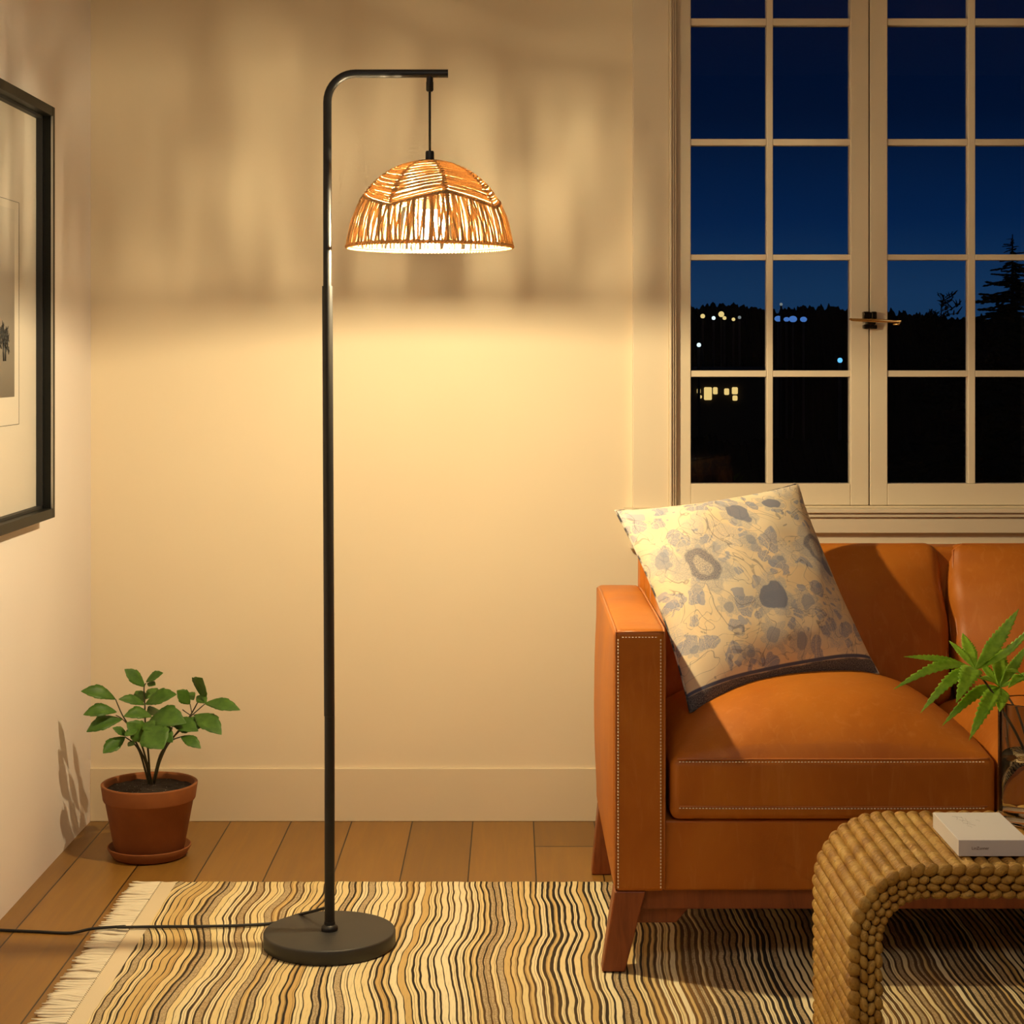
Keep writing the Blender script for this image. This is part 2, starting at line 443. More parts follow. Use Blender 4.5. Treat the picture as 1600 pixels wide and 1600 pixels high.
# window: two casement sashes with muntins
win = thing('window_1', None, None, ((WX0+WX1)/2, YB, WZ0), kind='structure')
rows = [(-156, 27), (38, 216), (226, 397), (406, 579), (589, 756)]
def sash(xs, side):
    """xs: sash outer left, pane1 l/r, pane2 l/r, outer right in pixels on the wall plane"""
    x0, a, b, c, d, x1 = [wx(v) for v in xs]
    y0, y1 = YB+.008, YB+.046
    mb = MB()
    zb, zt = wz(790), WZ1-.004
    mb.box(x0, a, y0, y1, zb, zt); mb.box(d, x1, y0, y1, zb, zt)
    mb.box(a, d, y0, y1, zb, wz(rows[-1][1])); mb.box(a, d, y0, y1, wz(rows[0][0]), zt)
    fr = obj('sash', mb, M_trim, win, smooth=False, bevel=.0022)
    mm = MB(); ym = y0+.004
    mm.box(b, c, ym, y1-.004, wz(rows[-1][1]), wz(rows[0][0]))
    for (q, r_), (s_, t_) in zip(rows[:-1], rows[1:]):
        mm.box(a, b, ym, y1-.004, wz(s_), wz(r_)); mm.box(c, d, ym, y1-.004, wz(s_), wz(r_))
    obj('muntin', mm, M_trim, fr, smooth=False, bevel=.0018)
    obj('glass_pane', MB().box(a-.004, d+.004, YB+.030, YB+.034, wz(760), wz(-160)), M_pane, fr, smooth=False)
sash((1053, 1080, 1199, 1209, 1330, 1358.6), 0)
sash((1360.4, 1388, 1515, 1526, 1653, 1693), 1)
h = MB()
hx = wx(1359.5); zc = wz(501)
h.rbox(hx-.018, hx-.001, YB-.014, YB+.009, wz(499), wz(487), .003, 2, 3)
h.rbox(hx+.001, hx+.014, YB-.012, YB+.009, wz(499), wz(487), .003, 2, 3)
h.rbox(hx-.017, hx-.001, YB-.012, YB+.009, wz(514), wz(507), .003, 2, 3)
h.rbox(hx+.001, hx+.015, YB-.010, YB+.009, wz(514), wz(508), .002, 2, 3)
h.rbox(hx-.010, hx+.010, YB-.018, YB+.009, wz(508), wz(498), .003, 2, 3)
M_dkbrass = mat('dark_bronze', (.03, .02, .012), .25, Metallic=.8)
M_brass = mat('brass', (.75, .50, .20), .25, Metallic=1.0)
ca = obj('window_latch', h, M_dkbrass, win)
h = MB(); h.tube([(wx(1324), YB-.030, wz(499)), (wx(1330), YB-.022, wz(500)), (hx, YB-.020, wz(501)), (wx(1396), YB-.024, wz(502.5)), (wx(1403), YB-.032, wz(502.5)), (wx(1400), YB-.030, wz(507)), (wx(1392), YB-.026, wz(507))], [.0025, .0035, .0045, .0035, .003, .0025, .002], 8)
obj('latch_handle', h, M_brass, ca)

# ------------------------------------------------------------------ outside the window
M_night = mat('dark_foliage', (.012, .013, .012), 1.0, Specular_IOR_Level=0.0)
M_ground = mat('dark_ground', (.006, .006, .006), 1.0, Specular_IOR_Level=0.0)
go = obj('ground_outside', MB().box(-160, 260, 2.5, 330, -6.5, -6), M_ground, smooth=False); go['kind'] = 'structure'
def treeline(y, z0, zmean, amp, seed, x0, x1, nm, lab):
    mb = MB(); n = 1800; vs = []
    for i in range(n+1):
        x = x0+(x1-x0)*i/n
        h_ = zmean+amp*(noise.noise(Vector((x*.06, seed, 0)))*1.3+.5*noise.noise(Vector((x*.30, seed, 1)))+.3*noise.noise(Vector((x*1.1, seed, 2)))+.35*noise.noise(Vector((x*3.3, seed, 4)))+.3*noise.noise(Vector((x*9, seed, 5))))
        for (yy, zz) in ((y-3, z0), (y-2.2, h_*.72+z0*.28), (y, h_), (y+2.2, h_*.7+z0*.3), (y+3, z0)): vs.append((x, yy+.8*noise.noise(Vector((x*.9, zz, seed))), zz))
    fs = [(i*5+j, i*5+j+1, (i+1)*5+j+1, (i+1)*5+j) for i in range(n) for j in range(4)]
    mb.add(vs, fs); o = obj(nm, mb, M_night, smooth=False); tag(o, lab, 'trees', kind='stuff'); return o
treeline(100, -6, 3.75, .8, 3.3, -10, 75, 'distant_woodland', 'dark line of distant trees on the night horizon')
treeline(45, -6, -.9, .5, 8.1, -5, 45, 'hedge', 'black hedge across the garden below the horizon')
def bark_tree(base, top, lab, seed, spread=.35, conifer=True, nb=60):
    rnd = random.Random(seed); base = Vector(base); top = Vector(top); H = (top-base).length
    t = thing('conifer_tree' if conifer else 'bare_tree', lab, 'tree', base)
    mb = MB(); mb.tube([base, base.lerp(top, .5), top], [H*.02, H*.012, H*.0008], 6); obj('trunk', mb, M_night, t)
    mb = MB()
    for i in range(nb):
        q = .35+.645*i/nb; c = base.lerp(top, q)
        if conifer:
            L = (1-q)*H*spread*2.1*rnd.uniform(.55, 1.1)+H*.006; a = rnd.uniform(0, 2*PI)
            tip = c+Vector((math.cos(a)*L, math.sin(a)*L, -L*rnd.uniform(-.1, .3)))
            mb.tube([c, tip], [L*.03, L*.008], 4)
            sd = Vector((-math.sin(a), math.cos(a), 0))
            for k in range(9):
                u = (k+.6)/9; p = c.lerp(tip, u); w_ = L*.30*(1.12-u)*rnd.uniform(.5, 1.2)
                for sg_ in (-1, 1):
                    e_ = p+sd*(sg_*w_)+(tip-c)*.14+Vector((0, 0, w_*rnd.uniform(-.5, .15)))
                    mb.tube([p, p.lerp(e_, .5), e_], [L*.03, L*.04, L*.004], 4)
        else:
            a = rnd.uniform(0, 2*PI); L = H*spread*(.5+.5*math.sin(PI*min(1, (1-q)*2.2)))*rnd.uniform(.5, 1)
            tip = c+Vector((math.cos(a)*L, math.sin(a)*L, L*rnd.uniform(.2, .8)))
            mb.tube([c, c.lerp(tip, .5)+Vector((0, 0, L*.05)), tip], [L*.03, L*.02, L*.006], 4)
            for k in range(8):
                p = c.lerp(tip, rnd.uniform(.3, 1)); mb.tube([p, p+Vector((rnd.uniform(-1, 1), rnd.uniform(-1, 1), rnd.uniform(0, 1)))*L*.35], [L*.05, L*.02], 4)
    obj('branches', mb, M_night, t); return t
bark_tree((P(1582, 560, 26).x, 22.6, -6), (P(1582, 368, 26).x, 22.6, P(1582, 366, 26).z), 'tall dark conifer outside the right window sash', 5, .26, True, 420)
bark_tree((P(1462, 560, 60).x, 56, -6), (P(1464, 455, 60).x, 56, P(1464, 464, 60).z), 'small bare tree on the horizon outside the right sash', 9, .10, False, 110)

def emit(name, col, st):
    m = mat(name, (0, 0, 0), 1.0); b = m.node_tree.nodes['Principled BSDF']
    b.inputs['Emission Color'].default_value = (*col, 1); b.inputs['Emission Strength'].default_value = st; return m
E_warm = emit('warm_lit_window', (1, .70, .24), .85); E_white = emit('white_lamp_glow', (.75, .95, 1), 1.2)
E_amber = emit('amber_lamp_glow', (1, .75, .28), .8); E_blue = emit('blue_lamp_glow', (.09, .26, .75), .6); E_dimblue = emit('dim_blue_glow', (.07, .2, .6), .3)
lamps = [(1098, 494, 3.6, 'amber', 'amber street lamp glowing far outside the left pane'), (1115, 497, 3.0, 'white', 'small white street lamp between amber ones outside'),
         (1127, 491, 4.6, 'amber', 'largest amber street lamp far outside the left pane'), (1132, 497, 3.0, 'amber', 'amber street lamp just below the largest amber one outside'),
         (1146, 499, 2.8, 'amber', 'small amber street lamp right of the largest one outside'), (1155.5, 496, 2.6, 'dimw', 'faint street lamp ending the amber row outside'),
         (1220.5, 475.5, 2.4, 'dimw', 'faint white street lamp highest above the dark trees'), (1216, 498, 4.6, 'blue', 'blue street lamp at the left of the blue row'),
         (1229, 499, 3.6, 'blue', 'blue street lamp second in the blue row'), (1239, 498.5, 5.0, 'blue', 'widest blue street lamp in the blue row outside'), (1255.5, 499, 4.2, 'blue', 'blue street lamp at the right of the blue row'),
         (1092, 539, 3.4, 'white', 'bright white street lamp low in the left pane'), (1312.5, 563, 4.0, 'sky', 'bright sky-blue street lamp near the central window stile')]
E = {'amber': E_amber, 'white': E_white, 'dimw': emit('faint_glow', (.7, .8, .8), .25), 'blue': E_blue, 'sky': emit('sky_blue_glow', (.12, .5, 1), 1.3)}
M_post = mat('lamp_post_paint', (.01, .01, .01), .9)
for (px, py, r, k, lab) in lamps:
    d = 84.0+(lamps.index((px, py, r, k, lab)) % 5)*1.6 if py < 520 else 58.0
    p = P(px, py, d); rr = r*d/F
    t = thing('street_lamp', lab, 'street lamp', (p.x, p.y, -6), 'street lamps far outside')
    obj('lamp_head', MB().ball(p, rr*(1.3 if k == 'blue' else 1), rr, rr, None, 12, 8), E[k], t)
    obj('post', MB().tube([(p.x, p.y, -6), (p.x, p.y, p.z-rr*.9)], .05, 6), M_post, t)
# the neighbouring house with lit windows
hp = P(1120, 612, 60); ht = thing('house', 'dark neighbouring house with a row of glowing warm windows', 'house', (hp.x, hp.y+3, -6))
s60 = 60/F
M_hwall = mat('dark_render', (.03, .025, .02), .9)
x0h, x1h = P(1088, 0, 60).x-1.5, P(1160, 0, 60).x+1.2
obj('wall', MB().box(x0h, x1h, hp.y, hp.y+6, -6, P(0, 590, 60).z), M_hwall, ht, smooth=False)
zt = P(0, 590, 60).z
obj('roof', MB().add([(x0h-.2, hp.y-.2, zt), (x1h+.2, hp.y-.2, zt), (x1h+.2, hp.y+6.2, zt), (x0h-.2, hp.y+6.2, zt), (x0h-.2, hp.y+3, zt+.35), (x1h+.2, hp.y+3, zt+.35)], [(0,1,5,4),(3,4,5,2),(0,4,3),(1,2,5),(0,3,2,1)]), M_hwall, ht, smooth=False)
for (a, b, c, d) in ((1089, 1094.5, 607, 615), (1100, 1112, 605, 625), (1114, 1121, 605, 616), (1131.5, 1139, 607, 617), (1143.5, 1152.5, 605, 616), (1144.5, 1152, 618, 626), (1092.5, 1096.5, 617.5, 622.5)):
    pa, pb = P(a, d, 60), P(b, c, 60)
    m_ = MB().rbox(pa.x, pb.x, hp.y-.09, hp.y+.09, pa.z, pb.z, .042, 2, 4)
    obj('window', m_, E_warm, ht)

# ------------------------------------------------------------------ framed picture on the left wall
M_frame = black_metal('black_frame_lacquer', .45); NT(M_frame).b.inputs['Specular IOR Level'].default_value = .2; NT(M_frame).color((.008, .008, .007))
M_mat = paper('passepartout', (.56, .51, .45))
M_photo = mat('misty_photo', (.4, .38, .34), .5); n = NT(M_photo); x, y, z = n.sep(n.coord())
n.color(n.ramp(z, [(.26, (.11, .095, .08)), (.32, (.16, .14, .12)), (.42, (.19, .165, .145)), (.50, (.32, .28, .25)), (.60, (.48, .44, .39))]))
fy0, fy1, fz0, fz1 = -.18, .420, .758, 1.614
fx = XL
fr = thing('picture_frame', 'black deep-framed misty tree picture hanging on the left wall', 'picture', (fx, .12, fz0))
mb = MB(); w = .020; xf = -.955
for (a, b, c, d) in ((fy0, fy0+w, fz0, fz1), (fy1-w, fy1, fz0, fz1), (fy0+w, fy1-w, fz0, fz0+w), (fy0+w, fy1-w, fz1-w, fz1)): mb.box(fx+.001, xf, a, b, c, d)
mo = obj('moulding', mb, M_frame, fr, smooth=False, bevel=.0012)
mb = MB(); w2 = w+.004   # thin pale strips standing in for the highlight on the moulding's inner edge
M_highlight = mat('edge_highlight_metal', (.6, .58, .55), .3, Metallic=.8)
for (a, b, c, d) in ((fy1-w-.0005, fy1-w+.0008, fz0+w, fz1-w), (fy0+w-.0008, fy0+w+.0005, fz0+w, fz1-w)): obj('edge_highlight', MB().box(xf-.0035, xf+.0006, a, b, c, d), M_highlight, mo, smooth=False)
mb = MB()
for (a, b, c, d) in ((fy0+w, fy0+w+.006, fz0+w, fz1-w), (fy1-w-.006, fy1-w, fz0+w, fz1-w), (fy0+w, fy1-w, fz0+w, fz0+w+.006), (fy0+w, fy1-w, fz1-w-.006, fz1-w)): mb.box(fx+.004, fx+.018, a, b, c, d)
obj('spacer', mb, M_rubber, mo, smooth=False)
ma = obj('mat_board', MB().box(fx+.002, fx+.005, fy0+w, fy1-w, fz0+w, fz1-w), M_mat, fr, smooth=False)
cy = .12; hy = .143; lz0, lz1 = .958, 1.402; xm = fx+.0055
mb = MB(); lw = .0009
for (a, b, c, d) in ((cy-hy, cy-hy+lw, lz0, lz1), (cy+hy-lw, cy+hy, lz0, lz1), (cy-hy, cy+hy, lz0, lz0+lw), (cy-hy, cy+hy, lz1-lw, lz1)): mb.box(fx+.004, xm, a, b, c, d)
obj('border_line', mb, M_rubber, ma, smooth=False)
py_ = .108
obj('photograph', MB().box(fx+.004, xm, cy-py_, cy+py_, 1.014, 1.385), M_photo, ma, smooth=False)
mb = MB(); rnd = random.Random(4)
def twig(p, ang, L, lvl):
    q = (p[0]+math.cos(ang)*L, p[1]+math.sin(ang)*L)
    mb.tube([(xm+.0002, p[0], p[1]), (xm+.0002, q[0], q[1])], [.0005+.0004*lvl, .0004+.0003*lvl], 5)
    if lvl > 0:
        for k in range(3): twig((p[0]+(q[0]-p[0])*(.5+.25*k), p[1]+(q[1]-p[1])*(.5+.25*k)), ang+rnd.uniform(-1.0, 1.0), L*rnd.uniform(.5, .75), lvl-1)
for bx in (.160, .148, .10, .06): twig((bx, 1.085), PI/2+rnd.uniform(-.15, .15), .034, 5)
obj('printed_tree', mb, M_rubber, ma)

# ------------------------------------------------------------------ rug
rx0, rx1, ry0, ry1 = -.725, 2.25, -2.1, .387
rug = thing('area_rug', 'cream and brown wavy-striped rug with white fringe on the wooden floor', 'rug', (0, 0, 0))
mb = MB(); n_ = 300; vs = []; fs = []
for i in range(n_+1):
    x = rx0+(rx1-rx0)*i/n_
    yb = ry1+.0035*noise.noise(Vector((x*25, 0, 0)))+.002*math.sin(x*2*PI/.0125)
    for (yy, zz) in ((ry0, 0.0005), (ry0, .008), (ry0+.4, .008), (yb-.5, .008), (yb-.008, .008), (yb, .005), (yb, .0005)): vs.append((x, yy, zz))
k_ = 7
fs = [(i*k_+j, (i+1)*k_+j, (i+1)*k_+(j+1)%k_, i*k_+(j+1)%k_) for i in range(n_) for j in range(k_)]
fs += [tuple(range(k_)), tuple(n_*k_+j for j in range(k_))[::-1]]
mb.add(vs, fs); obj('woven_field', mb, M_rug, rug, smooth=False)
mb = MB(); rnd = random.Random(11); y = ry1-.004
while y > -1.5:
    wd = rnd.uniform(.0055, .0100); L = rnd.uniform(.060, .072); a = rnd.uniform(-.006, .006)
    pts = []
    for i in range(7):
        u = i/6; pts.append(((rx0+.004)-L*u, y+a*u+.0022*math.sin(u*5+y*90), .0055+.0012*math.sin(u*7+y*50)))
    n0 = len(mb.v); w0 = wd*.5
    mb.tube(pts, [w0*.9, w0, w0, w0*1.05, w0, w0*.9, w0*.4], 7)
    for q in range(n0, len(mb.v)):
        vx = mb.v[q]; mb.v[q] = (vx[0], vx[1], max(.001, .004+(vx[2]-.0055)*.75))
    y -= wd*rnd.choice([.82, .88, .9, .95, 1.0, 1.3])
obj('fringe', mb, M_fringe, rug)
mb = MB(); y = ry1-.01
while y > -1.5:
    mb.tube([(rx0-.001, y, .0085), (rx0+.001, y-.0035, .0088)], .0007, 5); y -= .008
obj('hem_stitching', mb, mat('hem_thread', (.45, .36, .22), .8), rug)

# ------------------------------------------------------------------ floor lamp
LD = 3.372; LY = LD+CAMY; S = F/LD
def lx(px): return (px-800)/S
def lz(py): return CAMZ+(560-py)/S
PX = lx(511.5); BX = lx(515)
RZ = .009  # rug surface
lamp = thing('floor_lamp', 'tall black arc floor lamp with woven jute dome shade standing on the rug', 'floor lamp', (BX, LY, RZ))
mb = MB(); mb.lathe([(.0, .009), (.1195, .009), (.1215, .011), (.1215, .0325), (.1200, .0348), (.1180, .0355), (.0, .0355)], BX, LY, 96)
obj('base', mb, M_base_black, lamp, angle=50)
mb = MB(); mb.lathe([(0, .035), (.0150, .035), (.0156, .039), (.0148, .043), (.0105, .046), (.0100, .052), (0, .052)], BX, LY, 32)
obj('base_collar', mb, M_black, lamp, angle=50)
zj = lz(447); zm = lz(1118)
low = [(BX, LY, .045), (BX+(PX-BX)*.5, LY, zm)]
obj('lower_pole', MB().lathe([(0, 0), (0, 0)], 0, 0, 3) if False else MB().tube([(BX, LY, .045), (BX, LY, zm-.001)], .0094, 20), M_black, lamp, angle=50)
# lower pole leans a hair towards the upper pole (as fitted)
obj('middle_pole', MB().tube([(BX-.0005, LY, zm-.0005), (PX, LY, zj)], .0098, 20), M_black, lamp, angle=50)
zt = lz(115); rb = .052; xt = lx(700); pts = [(PX, LY, zj-.01)]
for i in range(11):
    a = PI-PI/2*i/10; pts.append((PX+rb+rb*math.cos(a), LY, zt-rb+rb*math.sin(a)))
pts.append((xt, LY, zt))
obj('upper_arm', MB().tube(pts, .0078, 20, up=(0, 1, 0)), M_black, lamp, angle=50)
SX = lx(671.5)
hg = MB(); hg.tube([(SX, LY, zt-.004), (SX, LY, lz(128))], .0062, 16); hg.tube([(SX, LY, lz(128)), (SX, LY, lz(141)), (SX, LY, lz(143))], [.0068, .0068, .005], 16)
obj('cord_grip', hg, M_black, lamp, angle=50)
obj('hanging_cord', MB().tube([(SX, LY, lz(141)), (SX, LY, lz(239))], .0024, 10), M_rubber, lamp)
hg = MB(); hg.lathe([(0, lz(236)), (.0068, lz(236)), (.0078, lz(238)), (.0080, lz(250)), (.022, lz(251)), (.022, lz(253)), (.0205, lz(254)), (.0205, lz(302)), (.0185, lz(312)), (0, lz(312))], SX, LY, 32)
obj('lamp_socket', hg, M_black, lamp, angle=50)
bz = lz(381)
mb = MB(); mb.lathe([(0, bz), (.010, bz+.001), (.019, bz+.005), (.0265, bz+.0135), (.0290, bz+.023), (.0285, bz+.032), (.026, bz+.040), (.021, bz+.052), (.0160, bz+.062)], SX, LY, 32)
lb = obj('light_bulb', mb, M_bulb, lamp)
mb = MB(); mb.lathe([(.0160, bz+.0625), (.0150, bz+.070), (.0148, lz(311))], SX, LY, 32)
obj('bulb_neck', mb, mat('bulb_plastic', (.8, .78, .74), .4), lb)
pl = bpy.data.lights.new('bulb_light', 'POINT'); pl.energy = BULB_POWER; pl.color = BULB_COLOR; pl.shadow_soft_size = .0125
po = bpy.data.objects.new('bulb_light', pl); C.objects.link(po); po.parent = lamp; po.location = Vector((SX, LY, bz+.0115))-lamp.location
# woven dome
Z0 = lz(385.5); ZT = lz(251.5); RR = .1455; HH = ZT-Z0
def dome_r(z):
    q = min(1, max(0, (z-Z0)/HH)); return max(.010, RR*(1-q**2.15)**.5*(1.0+.045*(1-q)**3))
def dome(th, z, dr=0): r = dome_r(z)+dr; return Vector((SX+r*math.cos(th), LY+r*math.sin(th), z))
TH0 = -PI/2+math.radians(16)
def wave(th):            # triangular wave: +1 at the peaks, -1 in the valleys, four of each
    q = ((th-TH0)/(PI/2)) % 1.0
    return 1-4*q if q < .5 else -3+4*q
def border(th): return Z0+HH*.50+wave(th)*.0125
shade = MB(); rnd = random.Random(3)
nz = 25; NS = 128
for j in range(nz):
    q = j/(nz-1)
    jit = [rnd.uniform(-.0018, .0018) for _ in range(8)]
    pts = []
    for i in range(NS):
        th = 2*PI*i/NS; am = .0125*(1-q)**1.0; zc_ = Z0+HH*.50+(HH*.485)*(q**.86)
        sec = int(((th-TH0)/(PI/4)) % 8)
        fr_ = ((th-TH0)/(PI/4)) % 1.0
        z = zc_+wave(th)*am+(jit[sec]*(1-fr_)+jit[(sec+1) % 8]*fr_)*(1-q*.7)
        if sec == 7 and 2 < j < 24: z += (.0036 if j % 2 else -.0004)*math.sin(PI*fr_)**.6   # strands bunched in pairs, leaving slits
        pts.append(dome(th, min(z, ZT-.0006), rnd.uniform(-.0007, .0007)))
    shade.tube(pts, [rnd.uniform(.0017, .0025)*(1.25 if j == 0 else 1) for _ in pts], 6, closed=True, up=(0, 0, 1))
ribs = MB()
for k in range(8):        # rope-wrapped ribs
    th = TH0+k*PI/4; pts = [dome(th+.012*math.sin(z_*200), z_, .0012) for z_ in np.linspace(Z0+HH*.45, ZT-.001, 22)]
    ribs.tube(pts, [.0022*rnd.uniform(.8, 1.15) for _ in pts], 7)
    for z_ in np.linspace(Z0+HH*.52, ZT-.014, 14):
        ribs.tube([dome(th-.035-.0015/dome_r(z_), z_, .002), dome(th, z_+.001, .004), dome(th+.035+.0015/dome_r(z_), z_+.002, .002)], .0016, 5)
NV = 110
for k in range(NV):       # vertical strands between the zigzag border and the rim
    th = 2*PI*k/NV
    for s_ in range(2):
        t0 = th+rnd.uniform(-.015, .015)+s_*.012; t1 = th+rnd.uniform(-.06, .06)*(2.0 if s_ else .7)
        zb_ = border(t1); pts = []
        for i in range(7):
            u = i/6; pts.append(dome(t0+(t1-t0)*u, Z0+(zb_-Z0)*u, rnd.uniform(-.0005, .0008)))
        shade.tube(pts, [rnd.uniform(.0017, .0026)*(1.1 if s_ else .85) for _ in pts], 5)
sh = obj('lamp_shade', shade, M_jute, lamp)
rim = MB()
for ph in (0, PI):
    pts = []
    for i in range(720):
        th = 2*PI*i/720; a = th*70+ph
        pts.append(dome(th, Z0+.0018*math.sin(a), .0018*math.cos(a)))
    rim.tube(pts, .0024, 6, closed=True, up=(0, 0, 1))
obj('rim_braid', rim, M_jute2, sh); obj('rib_binding', ribs, M_jute2, sh)
br = MB()
for ph in (0, PI):
    pts = []
    for i in range(540):
        th = 2*PI*i/540; a = th*60+ph; pts.append(dome(th, border(th)+.0016*math.sin(a), .0016*math.cos(a)+.001))
    br.tube(pts, .0019, 5, closed=True, up=(0, 0, 1))
obj('border_braid', br, M_jute2, sh)
wr = MB()
for zz in (Z0+.0005, Z0+HH*.985):
    wr.tube([dome(2*PI*i/64, zz, -.0045) for i in range(64)], .0012, 6, closed=True, up=(0, 0, 1))
for k in range(8):
    th = TH0+k*PI/4; wr.tube([dome(th, z_, -.0042) for z_ in np.linspace(Z0+.0005, Z0+HH*.985, 24)], .0012, 6)
for k in range(4):
    th = TH0+k*PI/2+.3; wr.tube([dome(th, Z0+HH*.985, -.004), (SX+.018*math.cos(th), LY+.018*math.sin(th), lz(254))], .0012, 6)
obj('wire_frame', wr, M_black, sh)
# power cord
def catmull(pts, n=10):
    pts = [Vector(p) for p in pts]; out = []; q = [pts[0]]+pts+[pts[-1]]
    for i in range(1, len(q)-2):
        for k in range(n):
            t = k/n; a, b, c, d = q[i-1], q[i], q[i+1], q[i+2]
            out.append(.5*((2*b)+(-a+c)*t+(2*a-5*b+4*c-d)*t*t+(-a+3*b-3*c+d)*t**3))
    return out+[pts[-1]]
cord = [(BX-.006, LY+.008, .075), (BX-.030, LY+.045, .058), (BX-.075, LY+.105, .030), (BX-.115, LY+.118, .0125), P(385, 1448, 3.475), P(330, 1449, 3.468), P(250, 1450, 3.466), P(185, 1452, 3.462)]
cord = [Vector(c) for c in cord]
for i in (4, 5, 6, 7): cord[i].z = .0125
cord += [Vector((-.735, .064, .0135)), Vector((-.795, .061, .010)), Vector((-.835, .058, .0032)), Vector((-.90, .066, .003)), Vector((-.96, .074, .003)), Vector((-.989, .078, .003))]
obj('power_cord', MB().tube(catmull(cord, 8), .0028, 8), M_rubber, lamp)

# ------------------------------------------------------------------ sofa
sofa = thing('sofa', 'cognac orange leather sofa with white stitching and splayed legs under the window', 'sofa', (.86, .1, 0))
AX0, AX1, SY0, SY1 = .18, .272, -.18, .50
ASPAN = 2*.905   # mirror: x -> ASPAN - x
def mir(x): return ASPAN-x
def stitches(mb, a, b, nrm, step=.0058, ln=.0034, r=.0012):
    a, b = Vector(a), Vector(b); L = (b-a).length; t = (b-a).normalized(); k = int(L/step)
    for i in range(k):
        p = a+t*(i*step+step*.3); mb.tube([p, p+t*ln], r, 5)
def make_arm(m_):
    def fn(p, d, u):
        p = p.copy(); bul = (1-u[2]**2)*(1-abs(u[1])**4)
        if d.x < -.3: p.x -= .013*bul
        if d.z > .3: p.z += .006*(1-u[0]**2)*(1-u[1]**2)
        if d.z > .3 and u[1] > .6: p.z -= .012*(u[1]-.6)
        if m_: p.x = mir(p.x)
        return p
    mb = MB(); mb.rbox(AX0, AX1, SY0, SY1, .149, .612, .012, 10, 4, fn)
    if m_: mb.f = [f[::-1] for f in mb.f]
    o = obj('armrest', mb, M_leather, sofa)
    f = (lambda x: mir(x)) if m_ else (lambda x: x)
    sy = SY0-.0007
    for x in (AX0+.007, AX1-.010):
        st = MB(); stitches(st, (f(x), sy, .155), (f(x), sy, .596), None); obj('stitching', st, M_thread, o)
    st = MB(); stitches(st, (f(AX0+.012), SY0-.0007, .5985), (f(AX1-.014), SY0-.0007, .5985), None, r=.0007); obj('stitching', st, M_thread, o)
    we = MB()
    for xe, sx_ in ((AX0, 1), (AX1, -1)):
        we.tube([(f(xe+sx_*.003), SY0+.003, z) for z in (.155, .30, .45, .60)]+[(f(xe+sx_*.003), SY0+.004, .606), (f(xe+sx_*.003), SY0+.008, .6095), (f(xe+sx_*.003), SY0+.02, .6105)]+
                [(f(xe+sx_*.003), y_, .6115) for y_ in (0, .2, .35)]+[(f(xe+sx_*.003), SY1-.08, .609), (f(xe+sx_*.003), SY1-.03, .6055)], .0021, 6)
    we.tube([(f(AX0+.004), SY0+.003, .6075), (f(AX1-.004), SY0+.003, .6075)], .0018, 6)
    obj('welt', we, M_welt, o)
make_arm(False); make_arm(True)
SZ0, SZ1 = .276, .386
def make_seat(x0, x1):
    def fn(p, d, u):
        p = p.copy()
        cu = max(0, 1-abs(u[0])**2.6)**.85; cv = max(0, 1-abs(u[1])**3.0)**.8
        if d.z > .25: p.z += .108*cu*cv*min(1, d.z)
        if d.y < -.3: p.y -= .006*(1-u[2]**2)*(1-u[0]**4)
        if d.z > .25: p.z += .0015*noise.noise(p*14)
        return p
    mb = MB(); mb.rbox(x0, x1, SY0-.002, .335, SZ0, SZ1, .016, 26, 4, fn)
    o = obj('seat_cushion', mb, M_leather, sofa)
    for z_ in (SZ1-.006, .2985):
        st = MB()
        k = int((x1-x0-.03)/.0058)
        for i in range(k):
            x = x0+.015+i*.0058; u = (x-(x0+x1)/2)/((x1-x0)/2); v = (z_-(SZ0+SZ1)/2)/((SZ1-SZ0)/2)
            y = SY0-.002-.006*(1-v*v)*(1-u**4)-.0012
            if z_ > .35: y -= .0008
            st.tube([(x, y, z_), (x+.0034, y, z_)], .0011, 5)
        obj('stitching', st, M_thread, o)
    we = MB(); we.tube([(x0+.012+(x1-x0-.024)*i/30, SY0-.0015-.0022*(1-(i/15-1)**4), SZ1-.0015) for i in range(31)], .0019, 6)
    we.tube([(x0+.016+(x1-x0-.032)*i/30, SY0-.003-.0035*(1-(i/15-1)**4), .3015) for i in range(31)], .0016, 6)
    obj('welt', we, M_welt, o)
make_seat(.279, .853); make_seat(.860, 1.531)
# second cushion matches the first about the sofa's middle line
def make_backc(x0, x1, seed):
    th = math.radians(24); zc0, zc1 = .0, .345; R = Matrix.Rotation(-th, 3, 'X')
    base = Vector((0, .285, .395))
    def fn(p, d, u):
        p = p.copy()
        if d.y < -.2: p.y -= .042*(1-abs(u[0])**3)*(1-abs(u[2])**2.5)
        ed = max(0, abs(u[0])-.72)/.28
        p.y += .007*ed*math.sin(p.z*42+seed+u[0]*3)*(1 if d.y < -.1 else 0)
        p.x -= (.010*u[2]**2 if abs(u[0]) > .5 else 0)*np.sign(u[0])
        q = R @ Vector((0, p.y, p.z)); return Vector((p.x, base.y+q.y, base.z+q.z))
    mb = MB(); mb.rbox(x0, x1, -.0, .095, zc0, zc1, .028, 22, 4, fn)
    o = obj('back_cushion', mb, M_leather, sofa)
    we = MB(); pts = []
    for (a, b) in ([(x0+.01, z) for z in np.linspace(.02, zc1-.02, 12)]+[(x, zc1-.006) for x in np.linspace(x0+.03, x1-.03, 16)]+[(x1-.01, z) for z in np.linspace(zc1-.02, .02, 12)]):
        zz = b; uu = (2*zz/zc1-1); xx = a-(.010*uu*uu)*(1 if a > (x0+x1)/2 else -1)
        q = R @ Vector((0, .010, zz)); pts.append((xx, base.y+q.y, base.z+q.z))
    we.tube(pts, .0022, 6); obj('welt', we, M_welt, o)
